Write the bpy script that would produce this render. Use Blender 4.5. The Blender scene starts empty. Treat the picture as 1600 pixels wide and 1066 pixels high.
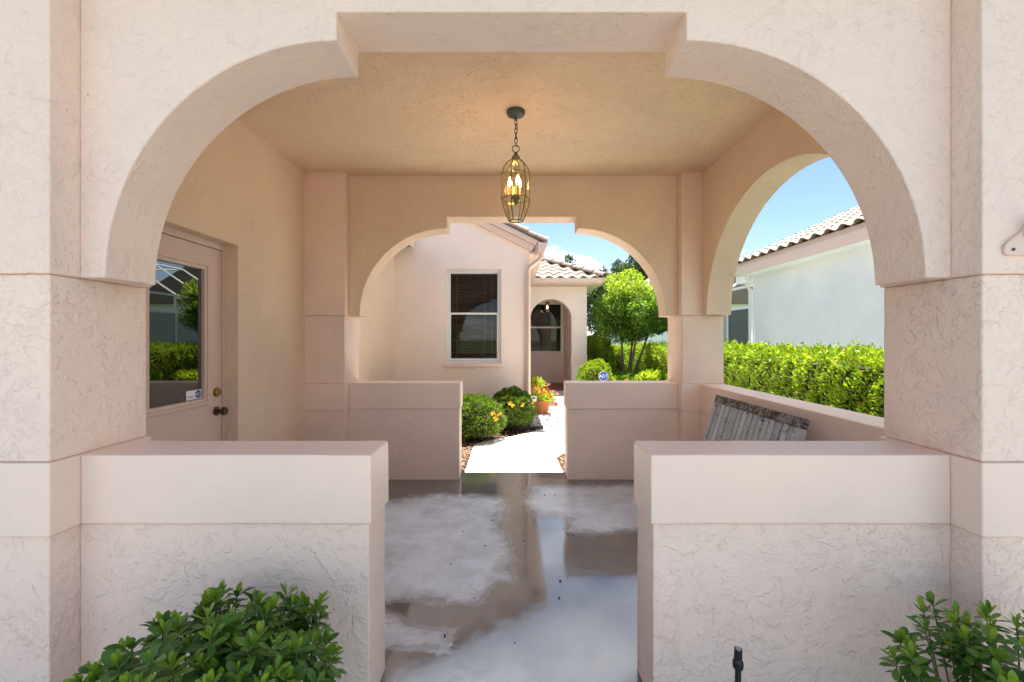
import bpy, bmesh, math, random
import numpy as np
from mathutils import Matrix, Vector
R = math.radians
random.seed(7)
rng = np.random.default_rng(11)
sc = bpy.context.scene
col = sc.collection

# ------------------------------------------------------------------ camera, sky, sun, exposure
EYE = 1.4
cam_d = bpy.data.cameras.new('camera')
cam_d.sensor_width = 36.0
cam_d.lens = 16.0
cam_d.shift_y = -3.0 / 1600.0
cam_d.clip_start = 0.02
cam_d.clip_end = 2000
cam = bpy.data.objects.new('camera', cam_d)
cam.location = (0, 0, EYE)
cam.rotation_euler = (R(90), 0, 0)
col.objects.link(cam)
sc.camera = cam

SUN_EL, SUN_AZ = R(75.5), R(8)          # azimuth measured from +Y towards +X
world = bpy.data.worlds.new('World')
sc.world = world
world.use_nodes = True
wt = world.node_tree
wt.nodes.clear()
wo = wt.nodes.new('ShaderNodeOutputWorld')
bg = wt.nodes.new('ShaderNodeBackground')
bg.inputs['Strength'].default_value = 0.055
sky = wt.nodes.new('ShaderNodeTexSky')
sky.sky_type = 'NISHITA'
sky.sun_disc = False
sky.sun_elevation = SUN_EL
sky.sun_rotation = SUN_AZ
sky.air_density = 0.85
sky.dust_density = 0.1
sky.ozone_density = 1.0
tc = wt.nodes.new('ShaderNodeTexCoord')
sep = wt.nodes.new('ShaderNodeSeparateXYZ')
wt.links.new(tc.outputs['Generated'], sep.inputs[0])
def wmath(op, a, b=None, c=None):
    n = wt.nodes.new('ShaderNodeMath'); n.operation = op
    for i, v in enumerate((a, b, c)):
        if v is None: continue
        if isinstance(v, (int, float)): n.inputs[i].default_value = v
        else: wt.links.new(v, n.inputs[i])
    return n.outputs[0]
zz = wmath('ADD', wmath('MAXIMUM', sep.outputs[2], 0.0), 0.22)
cx = wmath('DIVIDE', sep.outputs[0], zz)
cy = wmath('DIVIDE', sep.outputs[1], zz)
comb = wt.nodes.new('ShaderNodeCombineXYZ')
wt.links.new(cx, comb.inputs[0]); wt.links.new(cy, comb.inputs[1])
comb.inputs[2].default_value = 28.51
cn = wt.nodes.new('ShaderNodeTexNoise')
cn.inputs['Scale'].default_value = 1.15
cn.inputs['Detail'].default_value = 9
cn.inputs['Roughness'].default_value = 0.55
cn.inputs['Distortion'].default_value = 0.3
wt.links.new(comb.outputs[0], cn.inputs['Vector'])
cr = wt.nodes.new('ShaderNodeValToRGB')
cr.color_ramp.elements[0].position = 0.47
cr.color_ramp.elements[1].position = 0.64
wt.links.new(cn.outputs[0], cr.inputs[0])
cfac = wmath('MULTIPLY', cr.outputs[0], 0.85)
cmix = wt.nodes.new('ShaderNodeMixRGB')
cmix.inputs[2].default_value = (15.0, 15.3, 15.8, 1)
wt.links.new(cfac, cmix.inputs[0])
wt.links.new(sky.outputs[0], cmix.inputs[1])
wt.links.new(cmix.outputs[0], bg.inputs['Color'])
wt.links.new(bg.outputs[0], wo.inputs['Surface'])

sun_d = bpy.data.lights.new('sun', 'SUN')
sun_d.energy = 5.0
sun_d.angle = R(0.53)
sun_d.color = (1.0, 0.95, 0.87)
sun = bpy.data.objects.new('sun', sun_d)
sdir = Vector((math.sin(SUN_AZ) * math.cos(SUN_EL), math.cos(SUN_AZ) * math.cos(SUN_EL), math.sin(SUN_EL)))
sun.rotation_euler = sdir.to_track_quat('Z', 'Y').to_euler()
sun.location = (0, 10, 30)
col.objects.link(sun)

sc.view_settings.view_transform = 'Standard'
sc.view_settings.look = 'None'
sc.view_settings.exposure = 2.08
sc.view_settings.gamma = 1.0
sc.render.engine = 'CYCLES'
sc.cycles.use_denoising = True
sc.cycles.max_bounces = 12
sc.cycles.diffuse_bounces = 8
sc.cycles.glossy_bounces = 5
sc.cycles.transmission_bounces = 8
sc.cycles.transparent_max_bounces = 16
sc.cycles.sample_clamp_indirect = 8.0
sc.cycles.caustics_reflective = False
sc.cycles.caustics_refractive = False

# ------------------------------------------------------------------ helpers
def tag(o, label=None, cat=None, group=None, kind=None):
    if label: o['label'] = label
    if cat: o['category'] = cat
    if group: o['group'] = group
    if kind: o['kind'] = kind
    return o

WORLD = {}
def put(o, parent=None, M=None):
    """link an object with its world matrix M, keeping that matrix under the parent"""
    M = M or Matrix.Identity(4)
    col.objects.link(o)
    if parent is not None:
        o.parent = parent
        o.matrix_parent_inverse = WORLD[parent.name].inverted()
    o.matrix_basis = M
    WORLD[o.name] = M
    return o

def thing(name, loc, label, cat, group=None):
    o = bpy.data.objects.new(name, None)
    o.empty_display_size = 0.2
    put(o, None, Matrix.Translation(loc))
    return tag(o, label, cat, group)

class MB:
    def __init__(s):
        s.v = []; s.f = []
    def add(s, vs, fs):
        n = len(s.v)
        s.v += [tuple(p) for p in vs]
        s.f += [tuple(i + n for i in q) for q in fs]
        return s
    def box(s, x0, x1, y0, y1, z0, z1):
        return s.add([(x0,y0,z0),(x1,y0,z0),(x1,y1,z0),(x0,y1,z0),(x0,y0,z1),(x1,y0,z1),(x1,y1,z1),(x0,y1,z1)],
                     [(0,3,2,1),(4,5,6,7),(0,1,5,4),(1,2,6,5),(2,3,7,6),(3,0,4,7)])
    def prism(s, poly, a, b, axis='y'):
        """poly in the plane across axis: y -> (x,z), x -> (y,z), z -> (x,y)"""
        n = len(poly)
        def P(p, t):
            return {'y': (p[0], t, p[1]), 'x': (t, p[0], p[1]), 'z': (p[0], p[1], t)}[axis]
        vs = [P(p, a) for p in poly] + [P(p, b) for p in poly]
        fs = [tuple(range(n)), tuple(range(2*n-1, n-1, -1))]
        for i in range(n):
            j = (i+1) % n
            fs.append((i, i+n, j+n, j))
        return s.add(vs, fs)
    def wavy(s, x0, x1, y0, y1, z0, z1, amp=0.0022):
        from mathutils import noise as mn
        bm = bmesh.new()
        bmesh.ops.create_cube(bm, size=1.0)
        for v in bm.verts:
            v.co = ((x0+x1)/2 + v.co.x*(x1-x0), (y0+y1)/2 + v.co.y*(y1-y0), (z0+z1)/2 + v.co.z*(z1-z0))
        for ax in range(3):
            es = [e for e in bm.edges if abs((e.verts[0].co-e.verts[1].co)[ax]) > 1e-4]
            L = abs((es[0].verts[0].co-es[0].verts[1].co)[ax])
            k = min(14, int(L/0.07))
            if k: bmesh.ops.subdivide_edges(bm, edges=es, cuts=k, use_grid_fill=True)
        bm.verts.ensure_lookup_table()
        for v in bm.verts:
            d = mn.noise_vector(v.co*5.0)*0.7 + mn.noise_vector(v.co*17.0)*0.45
            v.co = v.co + d*amp
        s.add([tuple(v.co) for v in bm.verts], [tuple(v.index for v in f.verts) for f in bm.faces])
        bm.free()
        return s
    def tube(s, pts, r, n=8, cap=True):
        pts = [Vector(p) for p in pts]
        rr = r if isinstance(r, (list, tuple)) else [r]*len(pts)
        rings = []
        up = None
        for i, p in enumerate(pts):
            d = (pts[min(i+1, len(pts)-1)] - pts[max(i-1, 0)]).normalized()
            if up is None:
                up = Vector((0,0,1)) if abs(d.z) < 0.9 else Vector((1,0,0))
            a = d.cross(up).normalized(); b = a.cross(d).normalized(); up = b
            rings.append([p + (a*math.cos(2*math.pi*k/n) + b*math.sin(2*math.pi*k/n))*rr[i] for k in range(n)])
        vs = [q for g in rings for q in g]
        fs = []
        for i in range(len(pts)-1):
            for k in range(n):
                k2 = (k+1) % n
                fs.append((i*n+k, i*n+k2, (i+1)*n+k2, (i+1)*n+k))
        if cap:
            fs.append(tuple(range(n-1, -1, -1))); m = (len(pts)-1)*n
            fs.append(tuple(range(m, m+n)))
        return s.add(vs, fs)
    def lathe(s, prof, c, n=24):
        """prof list of (r,z)"""
        vs = []; fs = []
        for r, z in prof:
            for k in range(n):
                a = 2*math.pi*k/n
                vs.append((c[0]+r*math.cos(a), c[1]+r*math.sin(a), c[2]+z))
        for i in range(len(prof)-1):
            for k in range(n):
                k2 = (k+1) % n
                fs.append((i*n+k, i*n+k2, (i+1)*n+k2, (i+1)*n+k))
        fs.append(tuple(range(n-1,-1,-1))); m = (len(prof)-1)*n
        fs.append(tuple(range(m, m+n)))
        return s.add(vs, fs)
    def mesh(s, name, mat, smooth=None):
        me = bpy.data.meshes.new(name)
        me.from_pydata(s.v, [], s.f)
        bm = bmesh.new(); bm.from_mesh(me)
        bmesh.ops.recalc_face_normals(bm, faces=bm.faces)
        bm.to_mesh(me); bm.free()
        if mat: me.materials.append(mat)
        if smooth:
            me.polygons.foreach_set('use_smooth', [True]*len(me.polygons))
            me.set_sharp_from_angle(angle=R(smooth))
        me.update()
        return me
    def build(s, name, mat, parent=None, smooth=None, bevel=0, M=None):
        o = bpy.data.objects.new(name, s.mesh(name, mat, smooth))
        put(o, parent, M)
        if bevel:
            m = o.modifiers.new('bevel', 'BEVEL')
            m.width = bevel; m.segments = 2; m.limit_method = 'ANGLE'; m.angle_limit = R(40)
            if smooth: m.harden_normals = True
        return o

def obj_from(name, me, parent=None, M=None):
    return put(bpy.data.objects.new(name, me), parent, M)

def text_obj(name, s, size, mat, parent, M, extrude=0.0008, align='CENTER'):
    cu = bpy.data.curves.new(name, 'FONT')
    cu.body = s; cu.size = size; cu.extrude = extrude; cu.align_x = align; cu.align_y = 'CENTER'
    cu.resolution_u = 3
    t = bpy.data.objects.new(name, cu)
    col.objects.link(t)
    dg = bpy.context.evaluated_depsgraph_get(); dg.update()
    me = bpy.data.meshes.new_from_object(t.evaluated_get(dg))
    col.objects.unlink(t); bpy.data.objects.remove(t)
    me.materials.clear(); me.materials.append(mat)
    return obj_from(name, me, parent, M)

# ------------------------------------------------------------------ materials
def newmat(name):
    m = bpy.data.materials.new(name); m.use_nodes = True
    nt = m.node_tree
    b = nt.nodes['Principled BSDF']
    return m, nt, b
def N(nt, kind, **kw):
    n = nt.nodes.new(kind)
    for k, v in kw.items(): setattr(n, k, v)
    return n
def setin(nt, n, **kw):
    for k, v in kw.items():
        k = k.replace('_', ' ')
        if hasattr(v, 'is_output') or isinstance(v, bpy.types.NodeSocket): nt.links.new(v, n.inputs[k])
        else: n.inputs[k].default_value = v
def noise(nt, vec, scale, detail=4, rough=0.5, dist=0.0):
    n = N(nt, 'ShaderNodeTexNoise')
    nt.links.new(vec, n.inputs['Vector'])
    n.inputs['Scale'].default_value = scale; n.inputs['Detail'].default_value = detail
    n.inputs['Roughness'].default_value = rough; n.inputs['Distortion'].default_value = dist
    return n.outputs[0]
def ramp(nt, fac, *stops):
    n = N(nt, 'ShaderNodeValToRGB')
    e = n.color_ramp.elements
    while len(e) < len(stops): e.new(0.5)
    for i, (p, c) in enumerate(stops):
        e[i].position = p
        e[i].color = (c, c, c, 1) if isinstance(c, (int, float)) else (*c, 1)
    nt.links.new(fac, n.inputs[0])
    return n.outputs[0]
def mth(nt, op, a, b=None):
    n = N(nt, 'ShaderNodeMath', operation=op)
    for i, v in enumerate((a, b)):
        if v is None: continue
        if isinstance(v, (int, float)): n.inputs[i].default_value = v
        else: nt.links.new(v, n.inputs[i])
    return n.outputs[0]
def mixc(nt, fac, a, b, mode='MIX'):
    n = N(nt, 'ShaderNodeMixRGB', blend_type=mode)
    for i, v in enumerate((fac, a, b)):
        if isinstance(v, (int, float)): n.inputs[i].default_value = v
        elif isinstance(v, tuple): n.inputs[i].default_value = (*v, 1)
        else: nt.links.new(v, n.inputs[i])
    return n.outputs[0]
def objco(nt):
    return N(nt, 'ShaderNodeTexCoord').outputs['Object']
def bump(nt, b, h, strength, dist):
    n = N(nt, 'ShaderNodeBump')
    n.inputs['Strength'].default_value = strength; n.inputs['Distance'].default_value = dist
    nt.links.new(h, n.inputs['Height'])
    nt.links.new(n.outputs[0], b.inputs['Normal'])

def stucco(name, base, heavy, rough=0.75):
    m, nt, b = newmat(name)
    co = objco(nt)
    warp = N(nt, 'ShaderNodeVectorMath', operation='ADD')
    nz = N(nt, 'ShaderNodeTexNoise'); nz.inputs['Scale'].default_value = 3.0; nz.inputs['Detail'].default_value = 2
    nt.links.new(co, nz.inputs['Vector'])
    sc_ = N(nt, 'ShaderNodeVectorMath', operation='SCALE'); sc_.inputs['Scale'].default_value = 0.16
    nt.links.new(nz.outputs['Color'], sc_.inputs[0])
    nt.links.new(co, warp.inputs[0]); nt.links.new(sc_.outputs[0], warp.inputs[1])
    w = warp.outputs[0]
    if heavy > 0:
        n9 = noise(nt, w, 10, 5, 0.6, 0.4)
        n17 = noise(nt, w, 23, 4, 0.6, 0.3)
        brk = noise(nt, co, 27, 2, 0.5)
        area = noise(nt, co, 2.6, 2)
        p1 = ramp(nt, n9, (0.475, 0.0), (0.515, 1.0), (0.63, 0.45))
        p2 = ramp(nt, n17, (0.51, 0.0), (0.56, 1.0), (0.70, 0.4))
        m1 = ramp(nt, brk, (0.42, 0.12), (0.58, 1.0))
        m2 = ramp(nt, area, (0.40, 0.25), (0.58, 1.0))
        h = mth(nt, 'ADD', mth(nt, 'MULTIPLY', p1, mth(nt, 'MULTIPLY', m1, 0.6)), mth(nt, 'MULTIPLY', p2, mth(nt, 'MULTIPLY', m2, 0.42)))
        h = mth(nt, 'ADD', h, mth(nt, 'MULTIPLY', noise(nt, co, 160, 2), 0.10))
        bump(nt, b, h, min(1.0, 0.85*heavy), 0.0056*heavy)
    else:
        h = mth(nt, 'ADD', noise(nt, co, 170, 3), mth(nt, 'MULTIPLY', noise(nt, co, 40, 3), 0.8))
        bump(nt, b, h, 0.5, 0.0022)
    big = noise(nt, co, 0.9, 4, 0.6)
    c = mixc(nt, ramp(nt, big, (0.35, 0.0), (0.68, 1.0)), (base[0]*0.93, base[1]*0.935, base[2]*0.955), (min(1, base[0]*1.05), base[1]*1.03, base[2]*1.01))
    gr = ramp(nt, noise(nt, w, 5.5, 6, 0.7), (0.52, 0.0), (0.78, 1.0))
    c = mixc(nt, mth(nt, 'MULTIPLY', gr, 0.10), c, (base[0]*0.72, base[1]*0.70, base[2]*0.70))
    sp = ramp(nt, noise(nt, co, 36, 2, 0.5), (0.765, 0.0), (0.80, 1.0))
    c = mixc(nt, mth(nt, 'MULTIPLY', sp, 0.35), c, (0.2, 0.15, 0.11))
    nt.links.new(c, b.inputs['Base Color'])
    b.inputs['Roughness'].default_value = rough
    b.inputs['Specular IOR Level'].default_value = 0.35
    return m

def plain(name, c, rough=0.6, metal=0.0, var=0.12, scale=14, bumps=0.0):
    m, nt, b = newmat(name)
    co = objco(nt)
    f = noise(nt, co, scale, 5, 0.6)
    nt.links.new(mixc(nt, f, tuple(x*(1-var) for x in c), tuple(min(1, x*(1+var)) for x in c)), b.inputs['Base Color'])
    b.inputs['Roughness'].default_value = rough
    b.inputs['Metallic'].default_value = metal
    if bumps: bump(nt, b, noise(nt, co, scale*5, 4), 0.4, bumps)
    return m

def leafmat(name, dark, mid, young, trans=0.35, rough=0.45, obj_random=True, patch=0.0, brown=0.0):
    m, nt, b = newmat(name)
    g = N(nt, 'ShaderNodeNewGeometry').outputs['Random Per Island']
    if obj_random:
        oi = N(nt, 'ShaderNodeObjectInfo').outputs['Random']
        g = mth(nt, 'FRACT', mth(nt, 'ADD', g, oi))
    if patch:
        pn = ramp(nt, noise(nt, objco(nt), patch, 3, 0.6), (0.3, 0.0), (0.7, 1.0))
        g = mth(nt, 'ADD', mth(nt, 'MULTIPLY', g, 0.6), mth(nt, 'MULTIPLY', pn, 0.4))
    c = ramp(nt, g, (0.0, dark), (0.55, mid), (1.0, young))
    if brown:
        g2 = N(nt, 'ShaderNodeNewGeometry').outputs['Random Per Island']
        bf = ramp(nt, mth(nt, 'FRACT', mth(nt, 'MULTIPLY', g2, 17.3)), (1-brown-0.01, 0.0), (1-brown, 1.0))
        c = mixc(nt, mth(nt, 'MULTIPLY', bf, 0.7), c, (0.30, 0.17, 0.05))
    nt.links.new(c, b.inputs['Base Color'])
    b.inputs['Roughness'].default_value = rough
    b.inputs['Specular IOR Level'].default_value = 0.4
    tr = N(nt, 'ShaderNodeBsdfTranslucent')
    nt.links.new(mixc(nt, 1.0, c, (1.0, 1.0, 0.45), 'MULTIPLY'), tr.inputs['Color'])
    mx = N(nt, 'ShaderNodeMixShader'); mx.inputs[0].default_value = trans
    nt.links.new(b.outputs[0], mx.inputs[1]); nt.links.new(tr.outputs[0], mx.inputs[2])
    out = nt.nodes['Material Output']
    nt.links.new(mx.outputs[0], out.inputs['Surface'])
    return m

def glassmat(name, tint=(0.8, 0.82, 0.8), ior=1.6, minref=0.04, rough=0.0):
    m, nt, b = newmat(name)
    nt.nodes.remove(b)
    t = N(nt, 'ShaderNodeBsdfTransparent'); t.inputs[0].default_value = (*tint, 1)
    g = N(nt, 'ShaderNodeBsdfGlossy'); g.inputs['Roughness'].default_value = rough
    g.inputs[0].default_value = (1, 1, 1, 1)
    lw = N(nt, 'ShaderNodeLayerWeight'); lw.inputs[0].default_value = 0.5
    f0 = ((ior-1)/(ior+1))**2 + minref
    fr = mth(nt, 'ADD', mth(nt, 'MULTIPLY', mth(nt, 'POWER', lw.outputs['Facing'], 4.0), 0.9*(1-f0)), f0)
    mx = N(nt, 'ShaderNodeMixShader')
    nt.links.new(fr, mx.inputs[0])
    nt.links.new(t.outputs[0], mx.inputs[1]); nt.links.new(g.outputs[0], mx.inputs[2])
    nt.links.new(mx.outputs[0], nt.nodes['Material Output'].inputs['Surface'])
    return m

def emit(name, c, s):
    m, nt, b = newmat(name)
    b.inputs['Base Color'].default_value = (*c, 1)
    b.inputs['Emission Color'].default_value = (*c, 1)
    b.inputs['Emission Strength'].default_value = s
    return m

PINK = (0.86, 0.68, 0.565)
M_ST = stucco('stucco_pink', PINK, 0.85)
M_STH = stucco('stucco_pink_coarse', PINK, 1.0)
M_HOUSE = stucco('stucco_house_brightened', (0.88, 0.76, 0.665), 0.55)  # same paint as the breezeway, lightened to put facade brightness into the colour
M_STS = stucco('stucco_pink_sanded', PINK, 0.0, 0.45)
M_CEIL = stucco('stucco_ceiling_lampwarm', (0.80, 0.62, 0.43), 1.15)  # same paint as the walls, lamp warmth put into the colour
M_STI = stucco('stucco_inner_lampwarm', (0.80, 0.625, 0.465), 1.0)  # inner walls tinted tan: the lamp's warm light painted into the stucco
M_NB = stucco('stucco_pale', (0.86, 0.91, 0.94), 0.3)
M_TRIM = plain('painted_trim', (0.70, 0.54, 0.45), 0.5, var=0.05)
M_DOOR = plain('door_paint', (0.66, 0.50, 0.41), 0.42, var=0.04)
M_WHITE = plain('white_aluminium', (0.78, 0.79, 0.80), 0.35, var=0.04)
M_DARK = plain('dark_interior', (0.02, 0.019, 0.018), 0.8)
M_BLIND = plain('brown_blind', (0.10, 0.066, 0.05), 0.5, var=0.2)
M_CORD = plain('blind_cord', (0.35, 0.30, 0.25), 0.7)
M_BRASS = plain('aged_brass', (0.35, 0.22, 0.08), 0.32, metal=0.9, var=0.3, scale=60)
M_BRONZE = plain('dark_bronze', (0.09, 0.065, 0.035), 0.38, metal=0.7, var=0.3, scale=60)
M_VERD = plain('verdigris_metal', (0.07, 0.085, 0.06), 0.6, metal=0.2, var=0.35, scale=80)
M_CHAIN = plain('dark_chain', (0.05, 0.04, 0.028), 0.5, metal=0.5, var=0.3)
M_GLASS = glassmat('window_glass', (0.85, 0.86, 0.86), 1.32, 0.0)
M_DGLASS = glassmat('door_glass', (0.25, 0.27, 0.28), 1.75, 0.08)
M_LGLASS = glassmat('lantern_glass', (0.95, 0.95, 0.90), 1.4, 0.0, 0.05)
M_BULB = emit('lit_bulb', (1.0, 0.64, 0.30), 7)
M_CANDLE = plain('candle_sleeve', (0.6, 0.45, 0.25), 0.6)
M_BLACKP = plain('black_plastic', (0.012, 0.012, 0.014), 0.45, var=0.3)
M_TERRA = plain('terracotta', (0.50, 0.17, 0.065), 0.75, var=0.15, scale=9, bumps=0.001)
M_SOIL = plain('soil', (0.03, 0.02, 0.014), 0.95, var=0.4)
M_BARK = plain('bark', (0.17, 0.13, 0.10), 0.9, var=0.4, scale=22, bumps=0.01)
M_STEM = plain('green_stem', (0.13, 0.12, 0.04), 0.7, var=0.3)
M_BLUE = plain('sign_blue', (0.01, 0.06, 0.30), 0.4, var=0.03)
M_SIGNW = plain('sign_white', (0.8, 0.8, 0.8), 0.45, var=0.02)

def tilemat(name, light, dark):
    m, nt, b = newmat(name)
    co = objco(nt)
    oi = N(nt, 'ShaderNodeObjectInfo').outputs['Random']
    gi = N(nt, 'ShaderNodeNewGeometry').outputs['Random Per Island']
    r = mth(nt, 'FRACT', mth(nt, 'ADD', oi, gi))
    c = ramp(nt, r, (0.0, tuple(x*0.8 for x in light)), (0.6, light), (1.0, tuple(min(1, x*1.12) for x in light)))
    st = ramp(nt, noise(nt, co, 13, 6, 0.7), (0.48, 0.0), (0.72, 1.0))
    c = mixc(nt, mth(nt, 'MULTIPLY', st, 0.75), c, dark)
    nt.links.new(c, b.inputs['Base Color'])
    b.inputs['Roughness'].default_value = 0.85
    bump(nt, b, noise(nt, co, 60, 4), 0.5, 0.004)
    return m
M_TILE = tilemat('roof_tile_clay', (0.21, 0.165, 0.13), (0.13, 0.10, 0.08))
M_TILEH = tilemat('ridge_tile_clay', (0.24, 0.18, 0.145), (0.06, 0.05, 0.045))

# ------------------------------------------------------------------ ground, paths
def ground_mat():
    m, nt, b = newmat('lawn_soil')
    co = objco(nt)
    f = noise(nt, co, 0.35, 5, 0.6); g = noise(nt, co, 30, 4, 0.7)
    c = mixc(nt, g, (0.035, 0.06, 0.012), (0.09, 0.13, 0.03))
    c = mixc(nt, ramp(nt, f, (0.5, 0.0), (0.7, 0.6)), c, (0.12, 0.10, 0.05))
    nt.links.new(c, b.inputs['Base Color']); b.inputs['Roughness'].default_value = 0.95
    bump(nt, b, g, 0.7, 0.03)
    return m
def mulch_mat():
    m, nt, b = newmat('bark_mulch')
    co = objco(nt)
    v = N(nt, 'ShaderNodeTexVoronoi'); nt.links.new(co, v.inputs['Vector']); v.inputs['Scale'].default_value = 38
    c = mixc(nt, v.outputs['Color'], (0.035, 0.02, 0.014), (0.13, 0.075, 0.05))
    nt.links.new(c, b.inputs['Base Color']); b.inputs['Roughness'].default_value = 0.95
    bump(nt, b, v.outputs['Distance'], 0.9, 0.02)
    return m
def concrete(name, base, dirt=0.25):
    m, nt, b = newmat(name)
    co = objco(nt)
    f = noise(nt, co, 1.7, 7, 0.65); g = noise(nt, co, 45, 4, 0.7)
    c = mixc(nt, f, tuple(x*(1-dirt) for x in base), base)
    c = mixc(nt, ramp(nt, g, (0.62, 0.0), (0.8, 0.35)), c, tuple(x*0.55 for x in base))
    nt.links.new(c, b.inputs['Base Color']); b.inputs['Roughness'].default_value = 0.85
    bump(nt, b, g, 0.35, 0.003)
    return m
M_GROUND = ground_mat(); M_MULCH = mulch_mat()
M_WALK = concrete('walk_concrete', (0.68, 0.66, 0.62))
M_PALEBED = concrete('pale_bounce_bed', (0.58, 0.55, 0.50), 0.35)  # front beds made pale to bounce light onto the low walls
M_DRIVE = concrete('bounce_concrete', (0.20, 0.205, 0.21))

tag(MB().box(-400, 400, -400, 400, -0.5, -0.075).build('ground', M_GROUND), kind='structure')
tag(MB().prism([(-2.0,4.9),(2.9,4.9),(3.4,5.5),(3.4,13.5),(0.2,13.5),(-2.0,7.9)], -0.07, -0.03, 'z').build('garden_bed', M_MULCH), kind='structure')
tag(MB().prism([(-3.2,0.5),(-0.62,0.5),(-0.62,1.62),(-3.2,1.62)], -0.07, -0.02, 'z').build('front_bed', M_PALEBED), kind='structure')
tag(MB().prism([(0.62,0.5),(3.2,0.5),(3.2,1.62),(0.62,1.62)], -0.07, -0.02, 'z').build('front_bed', M_PALEBED), kind='structure')
tag(MB().prism([(-9,-16),(9,-16),(9,0.49),(0.6,0.49),(0.6,1.39),(-0.6,1.39),(-0.6,0.49),(-9,0.49)], -0.07, -0.012, 'z').build('bounce_driveway', M_DRIVE), kind='structure')  # unseen paving on the camera side, added to bounce light onto the front

tag(MB().box(4.62, 5.69, 1.0, 10.6, -0.07, -0.03).build('bounce_strip', M_WALK), kind='structure')  # unseen strip added to bounce sunlight up the neighbour's wall
walk = thing('walkway', (0, 4.8, 0), None, None); walk['kind'] = 'structure'
for poly in (
    [(-0.50,4.782),(0.545,4.782),(0.525,5.40),(0.62,5.60),(-0.505,5.60)],
    [(-0.505,5.612),(0.63,5.612),(1.05,5.95),(1.55,6.60),(0.0,6.60),(-0.36,6.30),(-0.51,6.12)],
    [(0.012,6.612),(1.56,6.612),(2.0,7.25),(2.05,8.2),(0.93,8.2),(0.80,7.65),(0.54,7.20)],
    [(0.93,8.212),(2.05,8.212),(2.1,10.3),(1.0,10.3)],
    [(1.0,10.312),(2.1,10.312),(2.1,12.39),(1.0,12.39)],
    [(1.12,5.0),(3.3,5.0),(3.3,7.24),(2.01,7.24),(1.56,6.58),(1.06,5.94)],  # unseen patio slab, added to bounce sunlight onto the facade
    [(2.015,7.25),(3.3,7.25),(3.3,9.6),(2.09,9.6)]):  # second unseen patio slab, added for the same bounce
    MB().prism(poly, -0.07, -0.008, 'z').build('slab', M_WALK, walk, bevel=0.006)

# breezeway floor: one sheet with wet and dry areas
def px2floor(px, py):
    Y = 711*EYE/(py-530); return ((px-800)*Y/711, Y)
def poly_z(pts):     # points read in the enlarged floor view
    return [px2floor(580+x/3.082, 720+y/3.082) for x, y in pts]
DRY = [poly_z(p) for p in (
    [(-260,230),(40,200),(200,172),(330,160),(560,165),(640,185),(650,220),(628,290),(655,400),(672,500),(665,575),(585,580),(560,640),(500,682),(370,682),(335,662),(250,668),(150,664),(62,684),(-300,690)],
    [(-260,720),(62,728),(150,762),(205,805),(350,836),(372,880),(340,902),(250,905),(180,890),(62,905),(-260,900)],
    [(735,205),(800,262),(880,255),(940,275),(955,305),(935,330),(1000,352),(1130,348),(1280,335),(1500,330),(1500,118),(1280,112),(960,118),(770,120),(760,160)])]
def sdist(poly, X, Yv):
    P = np.array(poly); n = len(P)
    d = np.full(X.shape, 1e9); inside = np.zeros(X.shape, bool)
    for i in range(n):
        a = P[i]; b = P[(i+1) % n]
        e = b-a; w0 = X-a[0]; w1 = Yv-a[1]
        t = np.clip((w0*e[0]+w1*e[1])/(e@e), 0, 1)
        d = np.minimum(d, np.hypot(w0-t*e[0], w1-t*e[1]))
        c = ((a[1] > Yv) != (b[1] > Yv)) & (X < (b[0]-a[0])*(Yv-a[1])/(b[1]-a[1]+1e-12)+a[0])
        inside ^= c
    return np.where(inside, d, -d)
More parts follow.
